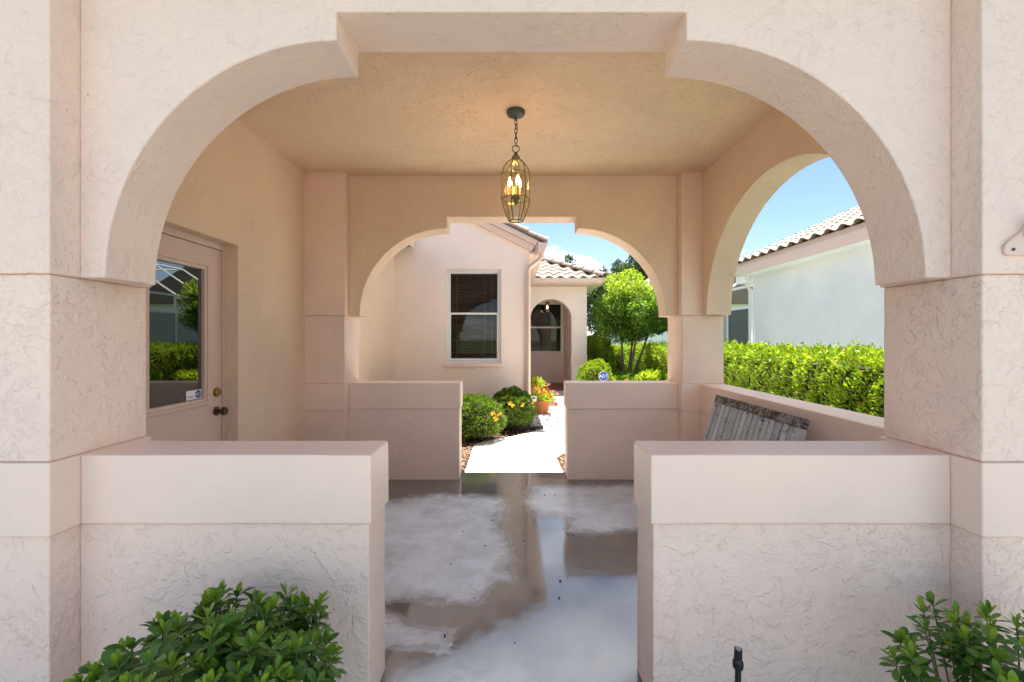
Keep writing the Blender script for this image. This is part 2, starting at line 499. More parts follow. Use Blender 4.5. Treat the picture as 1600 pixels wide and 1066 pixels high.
def floor():
    x = np.linspace(-2.02, 1.85, 240); y = np.linspace(1.40, 4.78, 220)
    X, Y = np.meshgrid(x, y)
    dry = np.full(X.shape, -9.0)
    for p in DRY: dry = np.maximum(dry, sdist(p, X, Y))
    v = np.stack([X.ravel(), Y.ravel(), np.zeros(X.size)], 1)
    nx, ny = len(x), len(y)
    i = np.arange(nx*ny).reshape(ny, nx)
    f = np.stack([i[:-1,:-1].ravel(), i[:-1,1:].ravel(), i[1:,1:].ravel(), i[1:,:-1].ravel()], 1)
    me = bpy.data.meshes.new('breezeway_floor')
    me.from_pydata(v.tolist(), [], f.tolist())
    a = me.attributes.new('dry', 'FLOAT', 'POINT')
    a.data.foreach_set('value', dry.ravel().astype(np.float32))
    m, nt, b = newmat('wet_concrete')
    co = objco(nt)
    at = N(nt, 'ShaderNodeAttribute', attribute_name='dry').outputs['Fac']
    n1 = noise(nt, co, 7, 6, 0.65); n2 = noise(nt, co, 1.6, 6, 0.6); n3 = noise(nt, co, 60, 5, 0.7)
    d = mth(nt, 'ADD', at, mth(nt, 'MULTIPLY', mth(nt, 'SUBTRACT', n1, 0.5), 0.22))
    dry_f = ramp(nt, mth(nt, 'ADD', mth(nt, 'MULTIPLY', d, 4.0), 0.5), (0.30, 0.0), (0.50, 0.45), (1.0, 1.0))
    damp_f = ramp(nt, mth(nt, 'ADD', mth(nt, 'MULTIPLY', d, 1.0), 0.5), (0.50, 0.0), (0.68, 1.0))
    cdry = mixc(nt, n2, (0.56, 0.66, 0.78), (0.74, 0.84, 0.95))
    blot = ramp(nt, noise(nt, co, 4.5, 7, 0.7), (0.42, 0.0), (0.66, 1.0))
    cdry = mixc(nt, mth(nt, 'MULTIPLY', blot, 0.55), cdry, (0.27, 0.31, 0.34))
    cwet = mixc(nt, n2, (0.10, 0.090, 0.075), (0.22, 0.22, 0.22))
    cwet = mixc(nt, mth(nt, 'MULTIPLY', blot, 0.5), cwet, (0.16, 0.15, 0.14))
    c = mixc(nt, dry_f, cwet, cdry)
    edge = ramp(nt, mth(nt, 'ADD', mth(nt, 'MULTIPLY', d, 4.0), 0.5), (0.40, 0.0), (0.47, 0.5), (0.56, 0.0))
    c = mixc(nt, edge, c, (0.055, 0.048, 0.042))
    spk = ramp(nt, n3, (0.60, 0.0), (0.72, 1.0))
    c = mixc(nt, mth(nt, 'MULTIPLY', spk, 0.55), c, (0.08, 0.075, 0.07))
    nt.links.new(c, b.inputs['Base Color'])
    rw = mixc(nt, n1, 0.02, 0.09) if False else mth(nt, 'ADD', mth(nt, 'MULTIPLY', ramp(nt, n1, (0.42, 0.0), (0.72, 1.0)), 0.14), 0.035)
    rr = N(nt, 'ShaderNodeMix'); rr.data_type = 'FLOAT'
    nt.links.new(dry_f, rr.inputs[0]); nt.links.new(rw, rr.inputs[2]); rr.inputs[3].default_value = 0.34
    nt.links.new(rr.outputs[0], b.inputs['Roughness'])
    b.inputs['IOR'].default_value = 2.0
    hh = mth(nt, 'MULTIPLY', mth(nt, 'ADD', noise(nt, co, 25, 3), mth(nt, 'ADD', mth(nt, 'MULTIPLY', n3, 0.5), mth(nt, 'MULTIPLY', noise(nt, co, 220, 2), 0.25))), mth(nt, 'ADD', mth(nt, 'MULTIPLY', dry_f, 0.82), 0.18))
    bump(nt, b, hh, 0.35, 0.002)
    me.materials.append(m)
    o = obj_from('breezeway_floor', me)
    tag(o, kind='structure')
    tag(MB().box(-2.02, 1.85, 1.402, 4.776, -0.3, -0.004).build('floor_slab', M_WALK), kind='structure')
floor()

# ------------------------------------------------------------------ breezeway
YF0, YF1, YF2, YF3 = 1.607, 1.7075, 1.953, 2.035     # front: pilaster face, arch face, arch back, pilaster back
YB0, YB1, YB2, YB3 = 4.437, 4.525, 4.773, 4.86       # the same at the back
XL, XR = -1.633, 1.660                                # inner faces of the columns
XRO = 2.066
SPR, TOP = 1.63, 3.10
CB, CT = 0.7036, 0.965
bz = thing('breezeway', (0, 3.2, 0), 'open pink stucco breezeway with stepped arches, low walls and square columns', 'breezeway')
def arc(cx, cz, rx, rz, a0, a1, n=36):
    return [(cx+rx*math.cos(a0+(a1-a0)*i/n), cz+rz*math.sin(a0+(a1-a0)*i/n)) for i in range(n+1)]
def stepped_arch(name, y0, y1, xl, xr, sl, sr, za, zt):
    a, b = XL+0.010, XR-0.010
    poly = [(a, SPR), (xl, SPR)]
    poly += arc(sl, SPR, sl-xl, za-SPR, math.pi, math.pi/2)[1:]
    poly += [(sl, zt), (sr, zt)]
    poly += arc(sr, SPR, xr-sr, za-SPR, math.pi/2, 0)
    poly += [(b, SPR), (b, TOP), (a, TOP)]
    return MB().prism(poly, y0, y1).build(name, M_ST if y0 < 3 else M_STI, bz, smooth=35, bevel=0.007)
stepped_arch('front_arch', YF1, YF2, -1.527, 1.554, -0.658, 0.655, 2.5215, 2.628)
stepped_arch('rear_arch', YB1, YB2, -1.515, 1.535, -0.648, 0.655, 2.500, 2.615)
# side arch in the right hand wall
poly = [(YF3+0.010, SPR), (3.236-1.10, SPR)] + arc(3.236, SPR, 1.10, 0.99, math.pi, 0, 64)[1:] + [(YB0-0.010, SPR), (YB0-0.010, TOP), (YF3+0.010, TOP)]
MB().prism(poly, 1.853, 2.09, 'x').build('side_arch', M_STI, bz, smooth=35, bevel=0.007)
# columns: lower shaft, plinth, sanded band, proud upper pilaster
def column(x0, x1, y0, y1):
    c = MB().wavy(x0, x1, y0, y1, CT, SPR).build('column', M_STH, bz, bevel=0.007, smooth=35)
    MB().wavy(x0, x1, y0, y1, -0.3, CB).build('plinth', M_STH, c, bevel=0.006, smooth=35)
    MB().wavy(x0-0.012, x1+0.012, y0-0.012, y1+0.012, CB, CT).build('band', M_STS, c, bevel=0.006, smooth=35)
    MB().wavy(x0-0.010, x1+0.010, y0-0.010, y1+0.010, SPR, TOP).build('upper_pilaster', M_ST, c, bevel=0.006, smooth=35)
column(-2.10, XL, YF0, YF3)
column(XR, XRO, YF0, YF3)
column(-2.10, XL, YB0, YB3)
column(XR, XRO, YB0, YB3)
def low_wall(x0, x1, y0, y1, ends):
    """ends: how far the cap overhangs at (x0, x1, y0, y1)"""
    w = MB().wavy(x0, x1, y0, y1, -0.3, CB).build('low_wall', M_STH, bz, bevel=0.006, smooth=35)
    MB().wavy(x0-ends[0], x1+ends[1], y0-ends[2], y1+ends[3], CB, CT).build('cap', M_STS, w, bevel=0.008, smooth=35)
G = 0.012
low_wall(XL, -0.540, YF1+G, YF2-G, (-G, G, G, G))
low_wall(0.533, XR, YF1+G, YF2-G, (G, -G, G, G))
low_wall(XL, -0.527, YB1+G, YB2-G, (-G, G, G, G))
low_wall(0.552, XR, YB1+G, YB2-G, (G, -G, G, G))
low_wall(1.835, 2.05, YF3, YB0, (G, G, -G, -G))
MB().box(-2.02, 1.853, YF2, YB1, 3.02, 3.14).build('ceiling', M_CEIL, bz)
# roof over it (out of the frame, shades the front)
rf = MB().prism([(1.38, 3.145), (5.55, 3.145), (5.55, 3.20), (3.30, 3.75), (1.38, 3.20)], -4.6, 2.55, 'x').build('roof', M_TILE, bz)
MB().box(-4.6, 2.55, 5.552, 5.58, 3.06, 3.24).build('fascia', M_TRIM, rf)
MB().box(-4.6, 2.55, 1.35, 1.378, 3.10, 3.24).build('fascia', M_TRIM, rf)

# ------------------------------------------------------------------ house on the left with gable wing
hs = thing('house', (-2.0, 7.8, 0), 'peach stucco house with gabled end wall, blind-covered window and glazed side door', 'house')
XW = -2.02
# side wall, with the door opening (Y 2.42..3.356, Z 0..2.09)
DY0, DY1, DZ = 2.425, 3.356, 2.09
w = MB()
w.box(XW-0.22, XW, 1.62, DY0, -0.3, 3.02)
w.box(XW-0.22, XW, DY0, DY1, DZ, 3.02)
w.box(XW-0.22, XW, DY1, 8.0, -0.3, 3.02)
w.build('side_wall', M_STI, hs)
XD = XW-0.10
fr = MB()
fr.box(XD-0.06, XD+0.012, DY0, DY0+0.035, 0, DZ)
fr.box(XD-0.06, XD+0.012, DY1-0.03, DY1, 0, DZ)
fr.box(XD-0.06, XD+0.012, DY0+0.035, DY1-0.03, DZ-0.045, DZ)
fr.build('door_frame', M_DOOR, hs, bevel=0.004)
d0, d1 = DY0+0.039, DY1-0.034
gy0, gy1, gz0, gz1 = d0+0.165, d1-0.165, 0.965, 1.905
dm = MB()
dm.box(XD-0.045, XD, d0, gy0, 0.01, DZ-0.05); dm.box(XD-0.045, XD, gy1, d1, 0.01, DZ-0.05)
dm.box(XD-0.045, XD, gy0, gy1, 0.01, gz0); dm.box(XD-0.045, XD, gy0, gy1, gz1, DZ-0.05)
door = dm.build('door', M_DOOR, hs)
lf = MB()
def ringx(m, x0, x1, a0, a1, b0, b1, t):
    m.box(x0, x1, a0, a0+t, b0, b1); m.box(x0, x1, a1-t, a1, b0, b1)
    m.box(x0, x1, a0+t, a1-t, b0, b0+t); m.box(x0, x1, a0+t, a1-t, b1-t, b1)
ringx(lf, XD-0.005, XD+0.014, gy0-0.02, gy1+0.02, gz0-0.02, gz1+0.02, 0.022)
ringx(lf, XD-0.02, XD+0.006, gy0+0.002, gy1-0.002, gz0+0.002, gz1-0.002, 0.024)
lf.build('lite_frame', M_DOOR, door, bevel=0.003)
MB().box(XD-0.022, XD-0.018, gy0+0.01, gy1-0.01, gz0+0.01, gz1-0.01).build('pane', M_DGLASS, door)
def knob(name, y, z, prof, mat, r=14):
    m = MB().lathe(prof, (0, 0, 0), r)
    M = Matrix.Translation((XD, y, z)) @ Matrix.Rotation(R(90), 4, 'Y')
    m.build(name, mat, door, smooth=40, M=M)
ky = d1-0.062
knob('deadbolt', ky, 1.02, [(0.033,0),(0.033,0.012),(0.026,0.022),(0.018,0.024),(0.017,0.030),(0.0,0.031)], M_BRASS)
knob('door_knob', ky, 0.885, [(0.032,0),(0.031,0.010),(0.013,0.018),(0.013,0.036),(0.027,0.046),(0.030,0.060),(0.024,0.072),(0.0,0.076)], M_BRONZE)
MB().box(XD-0.4, XD-0.39, DY0-0.3, DY1+0.3, 0, 2.3).build('dark_room', M_DARK, hs)
# alarm sticker on the glass
st = MB().box(XD-0.0165, XD-0.0155, gy1-0.175, gy1-0.030, gz0+0.030, gz0+0.092).build('alarm_sticker', M_SIGNW, door)
octo = [(math.cos(R(22.5+45*k))*0.029, math.sin(R(22.5+45*k))*0.029) for k in range(8)]
MXS = Matrix.Translation((XD-0.0148, gy1-0.062, gz0+0.061)) @ Matrix(((0,0,1,0),(1,0,0,0),(0,1,0,0),(0,0,0,1)))
MB().prism(octo, 0, 0.0006, 'z').build('octagon_badge', M_BLUE, door, M=MXS)
text_obj('lettering', 'ADT', 0.026, M_SIGNW, door, MXS @ Matrix.Translation((0, 0, 0.0012)), 0.0003)
text_obj('small_print', 'SECURITY', 0.013, M_BLUE, door, Matrix.Translation((0, -0.072, -0.012)) @ MXS, 0.0003)

# gable end wall at Y = 7.8 with the window opening
YG = 7.8
WX0, WX1, WZ0, WZ1 = -1.13, -0.187, 0.99, 2.60
XC = 0.296
def rake(x): return 2.93 + 0.49*(0.30-x)
g = MB()
g.prism([(XW, -0.3), (WX0, -0.3), (WX0, rake(WX0)), (XW, rake(XW))], YG, YG+0.2)
g.prism([(WX1, -0.3), (XC, -0.3), (XC, rake(XC)), (WX1, rake(WX1))], YG, YG+0.2)
g.prism([(WX0, -0.3), (WX1, -0.3), (WX1, WZ0), (WX0, WZ0)], YG, YG+0.2)
g.prism([(WX0, WZ1), (WX1, WZ1), (WX1, rake(WX1)), (WX0, rake(WX0))], YG, YG+0.2)
g.box(XC-0.2, XC, YG+0.2, 14.5, -0.3, 2.95)
g.build('gable_wall', M_HOUSE, hs)
MB().box(WX0-0.03, WX1+0.03, YG-0.045, YG+0.05, WZ0-0.065, WZ0-0.002).build('window_sill', M_STS, hs, bevel=0.006)
def ringy(m, y0, y1, a0, a1, b0, b1, t):
    m.box(a0, a0+t, y0, y1, b0, b1); m.box(a1-t, a1, y0, y1, b0, b1)
    m.box(a0+t, a1-t, y0, y1, b0, b0+t); m.box(a0+t, a1-t, y0, y1, b1-t, b1)
win = MB(); ringy(win, YG+0.05, YG+0.12, WX0+0.002, WX1-0.002, WZ0+0.001, WZ1-0.002, 0.035)
win = win.build('window', M_WHITE, hs, bevel=0.004)
ZM = 1.835
sh = MB(); ringy(sh, YG+0.062, YG+0.095, WX0+0.04, WX1-0.04, WZ0+0.04, ZM+0.022, 0.034)
sh.build('lower_sash', M_WHITE, win, bevel=0.003)
sh = MB(); ringy(sh, YG+0.085, YG+0.115, WX0+0.04, WX1-0.04, ZM-0.01, WZ1-0.04, 0.026)
sh.build('upper_sash', M_WHITE, win, bevel=0.003)
MB().box(WX0+0.06, WX1-0.06, YG+0.078, YG+0.082, WZ0+0.06, ZM).build('lower_pane', M_GLASS, win)
MB().box(WX0+0.06, WX1-0.06, YG+0.098, YG+0.102, ZM, WZ1-0.06).build('upper_pane', M_GLASS, win)
sl = MB().box(WX0+0.05, WX1-0.05, -0.024, 0.024, -0.0014, 0.0014).mesh('blind_slat', M_BLIND)
z = WZ1-0.10; k = 0
while z > WZ0+0.05:
    obj_from('blind_slat', sl, win, Matrix.Translation((0, YG+0.165, z)) @ Matrix.Rotation(R(28+random.uniform(-1.5,1.5)), 4, 'X'))
    z -= 0.043
for x in (WX0+0.17, (WX0+WX1)/2+0.18, WX1-0.16):
    MB().tube([(x, YG+0.138, WZ1-0.05), (x, YG+0.138, WZ0+0.05)], 0.003, 5).build('blind_cord', M_CORD, win)
MB().box(WX0+0.05, WX1-0.05, YG+0.135, YG+0.19, WZ1-0.09, WZ1-0.035).build('head_rail', M_BLIND, win)
MB().box(WX0-0.15, WX1+0.15, YG+0.30, YG+0.32, WZ0-0.2, WZ1+0.2).build('dark_room', M_DARK, hs)
# rake boards, eave, gutter, downspout
def board(name, lo, hi, xe, y0, y1, cut):
    s = 0.49
    p = [(-2.3, 2.90+s*(0.33+2.3)+lo), (xe, 2.90+s*(0.33-xe)+lo), (xe+cut, 2.90+s*(0.33-xe-cut)+hi), (-2.3, 2.90+s*(0.33+2.3)+hi)]
    return MB().prism(p, y0, y1).build(name, M_TRIM, hs, bevel=0.004)
board('rake_board', 0.0, 0.115, 0.335, YG-0.075, YG-0.003, 0.055)
board('rake_board', 0.118, 0.215, 0.395, YG-0.125, YG-0.003, 0.05)
deck = MB().prism([(-2.3, rake(-2.3)+0.19), (0.45, rake(0.45)+0.19), (0.45, rake(0.45)+0.23), (-2.3, rake(-2.3)+0.23)], YG-0.12, 14.0).build('roof', M_TILE, hs)
MB().box(0.296, 0.43, YG-0.003, 11.9, 2.86, 2.90).build('soffit', M_TRIM, hs)
MB().box(0.40, 0.43, YG-0.10, 11.9, 2.84, 3.02).build('eave_fascia', M_TRIM, hs)
gp = [(0.435, 2.85), (0.53, 2.85), (0.60, 3.00), (0.60, 3.02), (0.585, 3.02), (0.520, 2.865), (0.45, 2.865), (0.45, 3.02), (0.435, 3.02)]
gu = MB().prism(gp, YG-0.17, 11.95).build('gutter', M_TRIM, hs)
MB().prism([(0.437, 2.852), (0.528, 2.852), (0.597, 3.0), (0.597, 3.018), (0.437, 3.018)], YG-0.173, YG-0.166).build('end_cap', M_TRIM, gu)
def boxpipe(name, pts, w, parent, mat):
    m = MB().tube(pts, w, 4)
    return m.build(name, mat, parent, bevel=0.006)
boxpipe('downspout', [(0.50, YG-0.10, 2.85), (0.50, YG-0.10, 2.79), (0.46, YG-0.09, 2.74), (0.30, YG-0.055, 2.62), (0.275, YG-0.05, 2.56), (0.275, YG-0.05, 0.05)], 0.045, hs, M_TRIM)
# barrel tile along the rake
def barrel_mesh(name, r, L, t=0.016, n=8, taper=0.85):
    vs = []; fs = []
    for (y, s) in ((0, 1.0), (L, taper)):
        for rad in (r*s, r*s-t):
            for k in range(n+1):
                a = math.pi*k/n
                vs.append((rad*math.cos(a), y, rad*math.sin(a)))
    q = n+1
    for k in range(n):
        fs += [(k, k+1, 2*q+k+1, 2*q+k), (q+k+1, q+k, 3*q+k, 3*q+k+1), (k+1, k, q+k, q+k+1), (2*q+k, 2*q+k+1, 3*q+k+1, 3*q+k)]
    fs += [(0, 2*q, 3*q, q), (n, q+n, 3*q+n, 2*q+n)]
    return MB().add(vs, fs).mesh(name, M_TILEH, 50)
BARREL = barrel_mesh('ridge_tile', 0.105, 0.44)
def barrels(parent, p0, p1, step, lift=0.03, name='ridge_tile', me=None):
    """overlapping barrel tiles from p0 (lower end) to p1"""
    p0 = Vector(p0); p1 = Vector(p1)
    d = (p1-p0); L = d.length; d.normalize()
    side = d.cross(Vector((0,0,1))).normalized(); up = side.cross(d).normalized()
    k = 0
    while k*step < L-0.05:
        c = p0 + d*(k*step)
        M = Matrix((( side.x, d.x, up.x, c.x), (side.y, d.y, up.y, c.y), (side.z, d.z, up.z, c.z), (0,0,0,1)))
        M = M @ Matrix.Translation((random.uniform(-.006,.006), 0, lift)) @ Matrix.Rotation(-lift*1.2 + random.uniform(-.01,.01), 4, 'X')
        obj_from(name, me or BARREL, parent, M)
        k += 1
barrels(deck, (0.57, YG-0.06, rake(0.57)+0.20), (-1.6, YG-0.06, rake(-1.6)+0.20), 0.37, name='rake_tile')
# garage eave on the side wall
er = MB().prism([(-1.70, 2.97), (-1.68, 3.02), (-1.68, 3.12), (-4.5, 4.4), (-4.5, 4.3), (-2.02, 3.02), (-2.02, 2.97)], 5.0, 7.76).build('side_roof', M_TILE, hs)
MB().prism([(-1.675, 2.93), (-1.655, 2.93), (-1.655, 3.10), (-1.675, 3.10)], 5.0, 7.72).build('side_fascia', M_TRIM, hs)

# ------------------------------------------------------------------ wavy roof tiles
def wave_tile(name, w, L, amp=0.030, t=0.016, n=7):
    vs = []; fs = []
    for y in (0, L):
        for dz in (0, -t):
            for k in range(n+1):
                u = k/n
                vs.append((w*(u-0.5)*1.02, y, amp*math.sin(2*math.pi*u)+dz))
    q = n+1
    for k in range(n):
        fs += [(k, k+1, 2*q+k+1, 2*q+k), (q+k+1, q+k, 3*q+k, 3*q+k+1), (k+1, k, q+k, q+k+1)]
    fs += [(0, 2*q, 3*q, q), (n, q+n, 3*q+n, 2*q+n)]
    return MB().add(vs, fs).mesh(name, M_TILE, 60)
WT = wave_tile('roof_tile', 0.30, 0.40)
WT2 = wave_tile('roof_tile', 0.335, 0.42, 0.034)
def tile_field(parent, me, org, u, v, ncol, nrow, w, step, keep=None, joined=False):
    u = Vector(u).normalized(); v = Vector(v).normalized(); n = u.cross(v).normalized()
    if n.z < 0: n = -n
    org = Vector(org); acc = MB()
    for r in range(nrow):
        for c in range(ncol):
            p = org + u*((c+0.5)*w) + v*(r*step)
            if keep and not keep(p): continue
            uu = u if u.cross(v).z > 0 else -u
            M = Matrix(((uu.x, v.x, n.x, p.x), (uu.y, v.y, n.y, p.y), (uu.z, v.z, n.z, p.z), (0,0,0,1)))
            M = M @ Matrix.Translation((random.uniform(-.004,.004), random.uniform(-.006,.006), 0.055)) @ Matrix.Rotation(-0.055+random.uniform(-.008,.008), 4, 'X')
            if joined:
                acc.add([M @ q.co for q in me.vertices], [tuple(f.vertices) for f in me.polygons])
            else:
                obj_from('roof_tile', me, parent, M)
    if joined:
        o = acc.build('roof_tiles', M_TILE, parent, smooth=60); o['kind'] = 'stuff'

# ------------------------------------------------------------------ entry porch
po = thing('entry_porch', (1.1, 12.4, 0), 'small peach entry porch with round arch and hipped tile roof behind the gable', 'porch')
YP = 12.4
poly = [(0.30, -0.1), (0.504, -0.1), (0.504, 1.957)] + arc(1.064, 1.957, 0.56, 0.53, math.pi, 0, 32)[1:-1] + [(1.624, 1.957), (1.624, -0.1), (2.04, -0.1), (2.04, 2.84), (0.30, 2.84)]
MB().prism(poly, YP, YP+0.25).build('arch_wall', M_HOUSE, po, smooth=35, bevel=0.006)
MB().box(1.612, 2.052, YP-0.012, YP+0.262, CB, CT).build('band', M_STS, po, bevel=0.005)
MB().box(1.606, 2.058, YP-0.014, YP+0.264, 1.957, 1.985).build('impost', M_STS, po, bevel=0.005)
MB().box(1.66, 1.86, YP+0.25, 14.5, -0.1, 2.84).build('inner_wall', M_HOUSE, po)
MB().box(1.648, 1.66, YP+0.262, 14.488, CB, CT).build('inner_band', M_STS, po)
g = MB()
px0, px1, pz0, pz1 = 0.45, 1.60, 0.97, 2.55
g.box(0.30, px0, 14.5, 14.7, -0.1, 2.84); g.box(px1, 1.86, 14.5, 14.7, -0.1, 2.84)
g.box(px0, px1, 14.5, 14.7, -0.1, pz0); g.box(px0, px1, 14.5, 14.7, pz1, 2.84)
g.build('rear_wall', M_HOUSE, po)
pw = MB(); ringy(pw, 14.53, 14.58, px0+0.002, px1-0.002, pz0+0.002, pz1-0.002, 0.04)
pw.box(px0+0.042, px1-0.042, 14.532, 14.57, 1.75, 1.80)
pw = pw.build('window', M_WHITE, po)
MB().box(px0+0.03, px1-0.03, 14.55, 14.555, pz0+0.03, pz1-0.03).build('pane', M_GLASS, pw)
MB().box(px0-0.03, px1+0.03, 14.46, 14.499, pz0-0.05, pz0).build('window_sill', M_STS, po)
MB().box(0.3, 1.8, 14.95, 14.97, 0.5, 2.8).build('dark_room', M_DARK, po)
MB().box(0.30, 1.86, YP+0.25, 14.5, 2.78, 2.86).build('ceiling', M_ST, po)
M_FT = plain('porch_floor_tile', (0.28, 0.12, 0.08), 0.5)
MB().box(0.30, 1.86, YP-0.02, 14.5, -0.07, 0.012).build('porch_floor', M_FT, po)
EY, EX, EZ, SL = 12.0, 2.38, 3.02, 0.47
pr = MB().add([(0.1,EY,EZ-0.03),(EX,EY,EZ-0.03),(EX,16.4,EZ-0.03),(0.1,16.4,EZ-0.03),
               (0.1,14.2,EZ-0.03+SL*2.2),(0.18,14.2,EZ-0.03+SL*2.2)],
              [(0,1,5,4),(1,2,5),(2,3,4,5),(3,0,4),(0,3,2,1)]).build('roof', M_TILE, po)
MB().box(0.1, EX+0.02, EY-0.025, EY+0.0, 2.85, 3.0).build('fascia', M_TRIM, po, bevel=0.004)
MB().box(EX, EX+0.025, EY+0.002, 16.4, 2.85, 3.0).build('fascia', M_TRIM, po, bevel=0.004)
MB().prism([(EY-0.026, 2.88), (EY-0.11, 2.88), (EY-0.13, 2.98), (EY-0.13, 3.0), (EY-0.026, 3.0)], 0.1, EX+0.02, 'x').build('gutter', M_TRIM, po)
MB().box(0.1, EX, EY, YP, 2.845, 2.87).build('soffit', M_TRIM, po)
MB().box(2.04, EX, YP, 16.4, 2.845, 2.87).build('soffit', M_TRIM, po)
un = math.sqrt(1+SL*SL)
tile_field(pr, WT, (0.30, EY-0.06, EZ-0.04), (1,0,0), (0,1/un,SL/un), 7, 7, 0.30, 0.335, keep=lambda p: p.x < EX+0.02-(p.y-EY))
tile_field(pr, WT, (EX+0.06, EY+0.2, EZ-0.04), (0,1,0), (-1/un,0,SL/un), 12, 6, 0.30, 0.335, keep=lambda p: p.y > EY+0.12+(EX-p.x) and p.y < 16.2-(EX-p.x))
barrels(pr, (EX+0.05, EY-0.05, EZ+0.0), (0.3, 14.08, EZ+SL*2.1), 0.37, name='hip_tile')
# porch lantern
pl = thing('porch_lantern', (1.04, 13.4, 2.2), 'small lit glass lantern hanging inside the far porch arch', 'lantern')
MB().tube([(1.04,13.4,2.775),(1.04,13.4,2.50)], 0.006, 6).build('rod', M_BRONZE, pl)
MB().lathe([(0.03,0.30),(0.075,0.25),(0.08,0.245)], (1.04,13.4,2.2), 8).build('cap', M_BRONZE, pl)
MB().lathe([(0.05,0.0),(0.078,0.08),(0.078,0.245)], (1.04,13.4,2.2), 6).build('glass_shade', M_LGLASS, pl)
MB().lathe([(0.006,0.0),(0.016,0.025),(0.012,0.06),(0.002,0.09)], (1.04,13.4,2.30), 8).build('bulb', M_BULB, pl)

# ------------------------------------------------------------------ neighbouring houses on the right
nb = thing('neighbour_house', (5.7, 6.5, 0), 'pale blue white house with wavy tile eave behind the long hedge', 'house')
MB().box(5.70, 12.0, 0.5, 10.70, -0.1, 3.0).build('wall', M_NB, nb)
MB().box(5.38, 5.70, 0.2, 11.0, 2.905, 2.93).build('soffit', M_NB, nb)
MB().box(5.355, 5.38, 0.2, 11.0, 2.90, 3.10).build('fascia', M_TRIM, nb, bevel=0.004)
MB().box(5.385, 5.41, 0.2, 11.0, 3.103, 3.19).build('sub_fascia', M_TRIM, nb)
MB().box(5.40, 12.0, 10.705, 10.98, 2.72, 2.90).build('eave_return', M_NB, nb)
NS = 0.45; nun = math.sqrt(1+NS*NS)
nr = MB().prism([(5.39, 3.195), (8.75, 3.195+NS*3.36), (12.1, 3.195), ], 0.2, 11.0).build('roof', M_TILE, nb)
tile_field(nr, WT2, (5.30, 2.0, 3.165), (0,1,0), (1/nun,0,NS/nun), 27, 11, 0.335, 0.345)
barrels(nr, (8.75, 2.0, 3.22+NS*3.36), (8.75, 11.0, 3.22+NS*3.36), 0.37)
boxpipe('downspout', [(5.52, 10.62, 2.90), (5.56, 10.78, 2.66), (5.66, 10.80, 2.56), (5.66, 10.80, 0.0)], 0.05, nb, M_WHITE)

se = thing('screen_enclosure', (5.9, 14, 0), 'white framed screen enclosure with grey mesh beyond the pale house', 'enclosure')
M_SCREEN = plain('grey_screen', (0.10, 0.115, 0.12), 0.7, var=0.08)
M_SCREEN2 = plain('privacy_wall', (0.42, 0.46, 0.47), 0.8, var=0.06)
for k in range(5):
    y = 11.05+k*1.35
    MB().box(5.86, 5.92, y-0.03, y+0.03, -0.1, 2.75).build('post', M_WHITE, se)
for k in range(4):
    y = 11.05+k*1.35
    MB().box(5.885, 5.895, y+0.03, y+1.32, -0.1, 2.16).build('mesh_panel', M_SCREEN if k < 1 else M_SCREEN2, se)
    MB().box(5.865, 5.915, y+0.03, y+1.32, 2.16, 2.22).build('rail', M_WHITE, se)
    MB().box(5.865, 5.915, y+0.03, y+1.32, 2.69, 2.75).build('rail', M_WHITE, se)
for k in range(5):
    y = 11.05+k*1.35
    MB().tube([(5.89, y, 2.75), (7.6, y, 3.9), (10, y, 3.9)], 0.03, 4).build('roof_bar', M_WHITE, se)
MB().tube([(7.6, 11.05, 3.9), (7.6, 16.45, 3.9)], 0.03, 4).build('roof_bar', M_WHITE, se)

n2 = thing('far_house', (6.0, 24, 0), 'distant pale house with tile roof half hidden behind the garden tree', 'house')
MB().box(6.0, 13.0, 20.8, 30, -0.1, 3.0).build('wall', M_NB, n2)
r2 = MB().prism([(5.5, 3.0), (9.2, 5.45), (13.2, 3.0)], 20.5, 30.2).build('roof', M_TILE, n2)
un2 = math.hypot(1, 0.66)
tile_field(r2, WT2, (5.42, 20.5, 2.97), (0,1,0), (1/un2,0,0.66/un2), 29, 13, 0.335, 0.345, joined=True)
MB().box(5.47, 5.498, 20.5, 30.2, 2.8, 2.99).build('fascia', M_TRIM, n2)

# ------------------------------------------------------------------ hanging lantern
LX, LY = 0.027, 3.236
la = thing('pendant_lantern', (LX, LY, 2.2), 'green bronze lantern with glass panes and lit bulbs hanging by a chain from the ceiling', 'lantern')
MB().lathe([(0.066,3.02),(0.066,3.008),(0.058,2.990),(0.030,2.978),(0.010,2.974),(0.008,2.955)], (LX,LY,0), 28).build('ceiling_canopy', M_VERD, la, smooth=40)
def link_mesh(name, a, b, r, mat, n=14):
    m = MB()
    pts = [(a*math.cos(2*math.pi*i/n), 0, b*math.sin(2*math.pi*i/n)) for i in range(n)]
    vs = []; fs = []; k = 6
    for i, p in enumerate(pts):
        p = Vector(p); q = Vector(pts[(i+1) % n]); o = Vector(pts[i-1])
        d = (q-o).normalized(); s = Vector((0,1,0)); u = d.cross(s)
        for j in range(k):
            t = 2*math.pi*j/k
            vs.append(p + (s*math.cos(t)+u*math.sin(t))*r)
    for i in range(n):
        for j in range(k):
            fs.append((i*k+j, i*k+(j+1)%k, ((i+1)%n)*k+(j+1)%k, ((i+1)%n)*k+j))
    return m.add(vs, fs).mesh(name, mat, 60)
LK = link_mesh('chain_link', 0.0105, 0.021, 0.0026, M_CHAIN)
z = 2.945; k = 0
while z > 2.79:
    obj_from('chain_link', LK, la, Matrix.Translation((LX, LY, z)) @ Matrix.Rotation(R(20 + 90*(k % 2)), 4, 'Z'))
    z -= 0.0335; k += 1
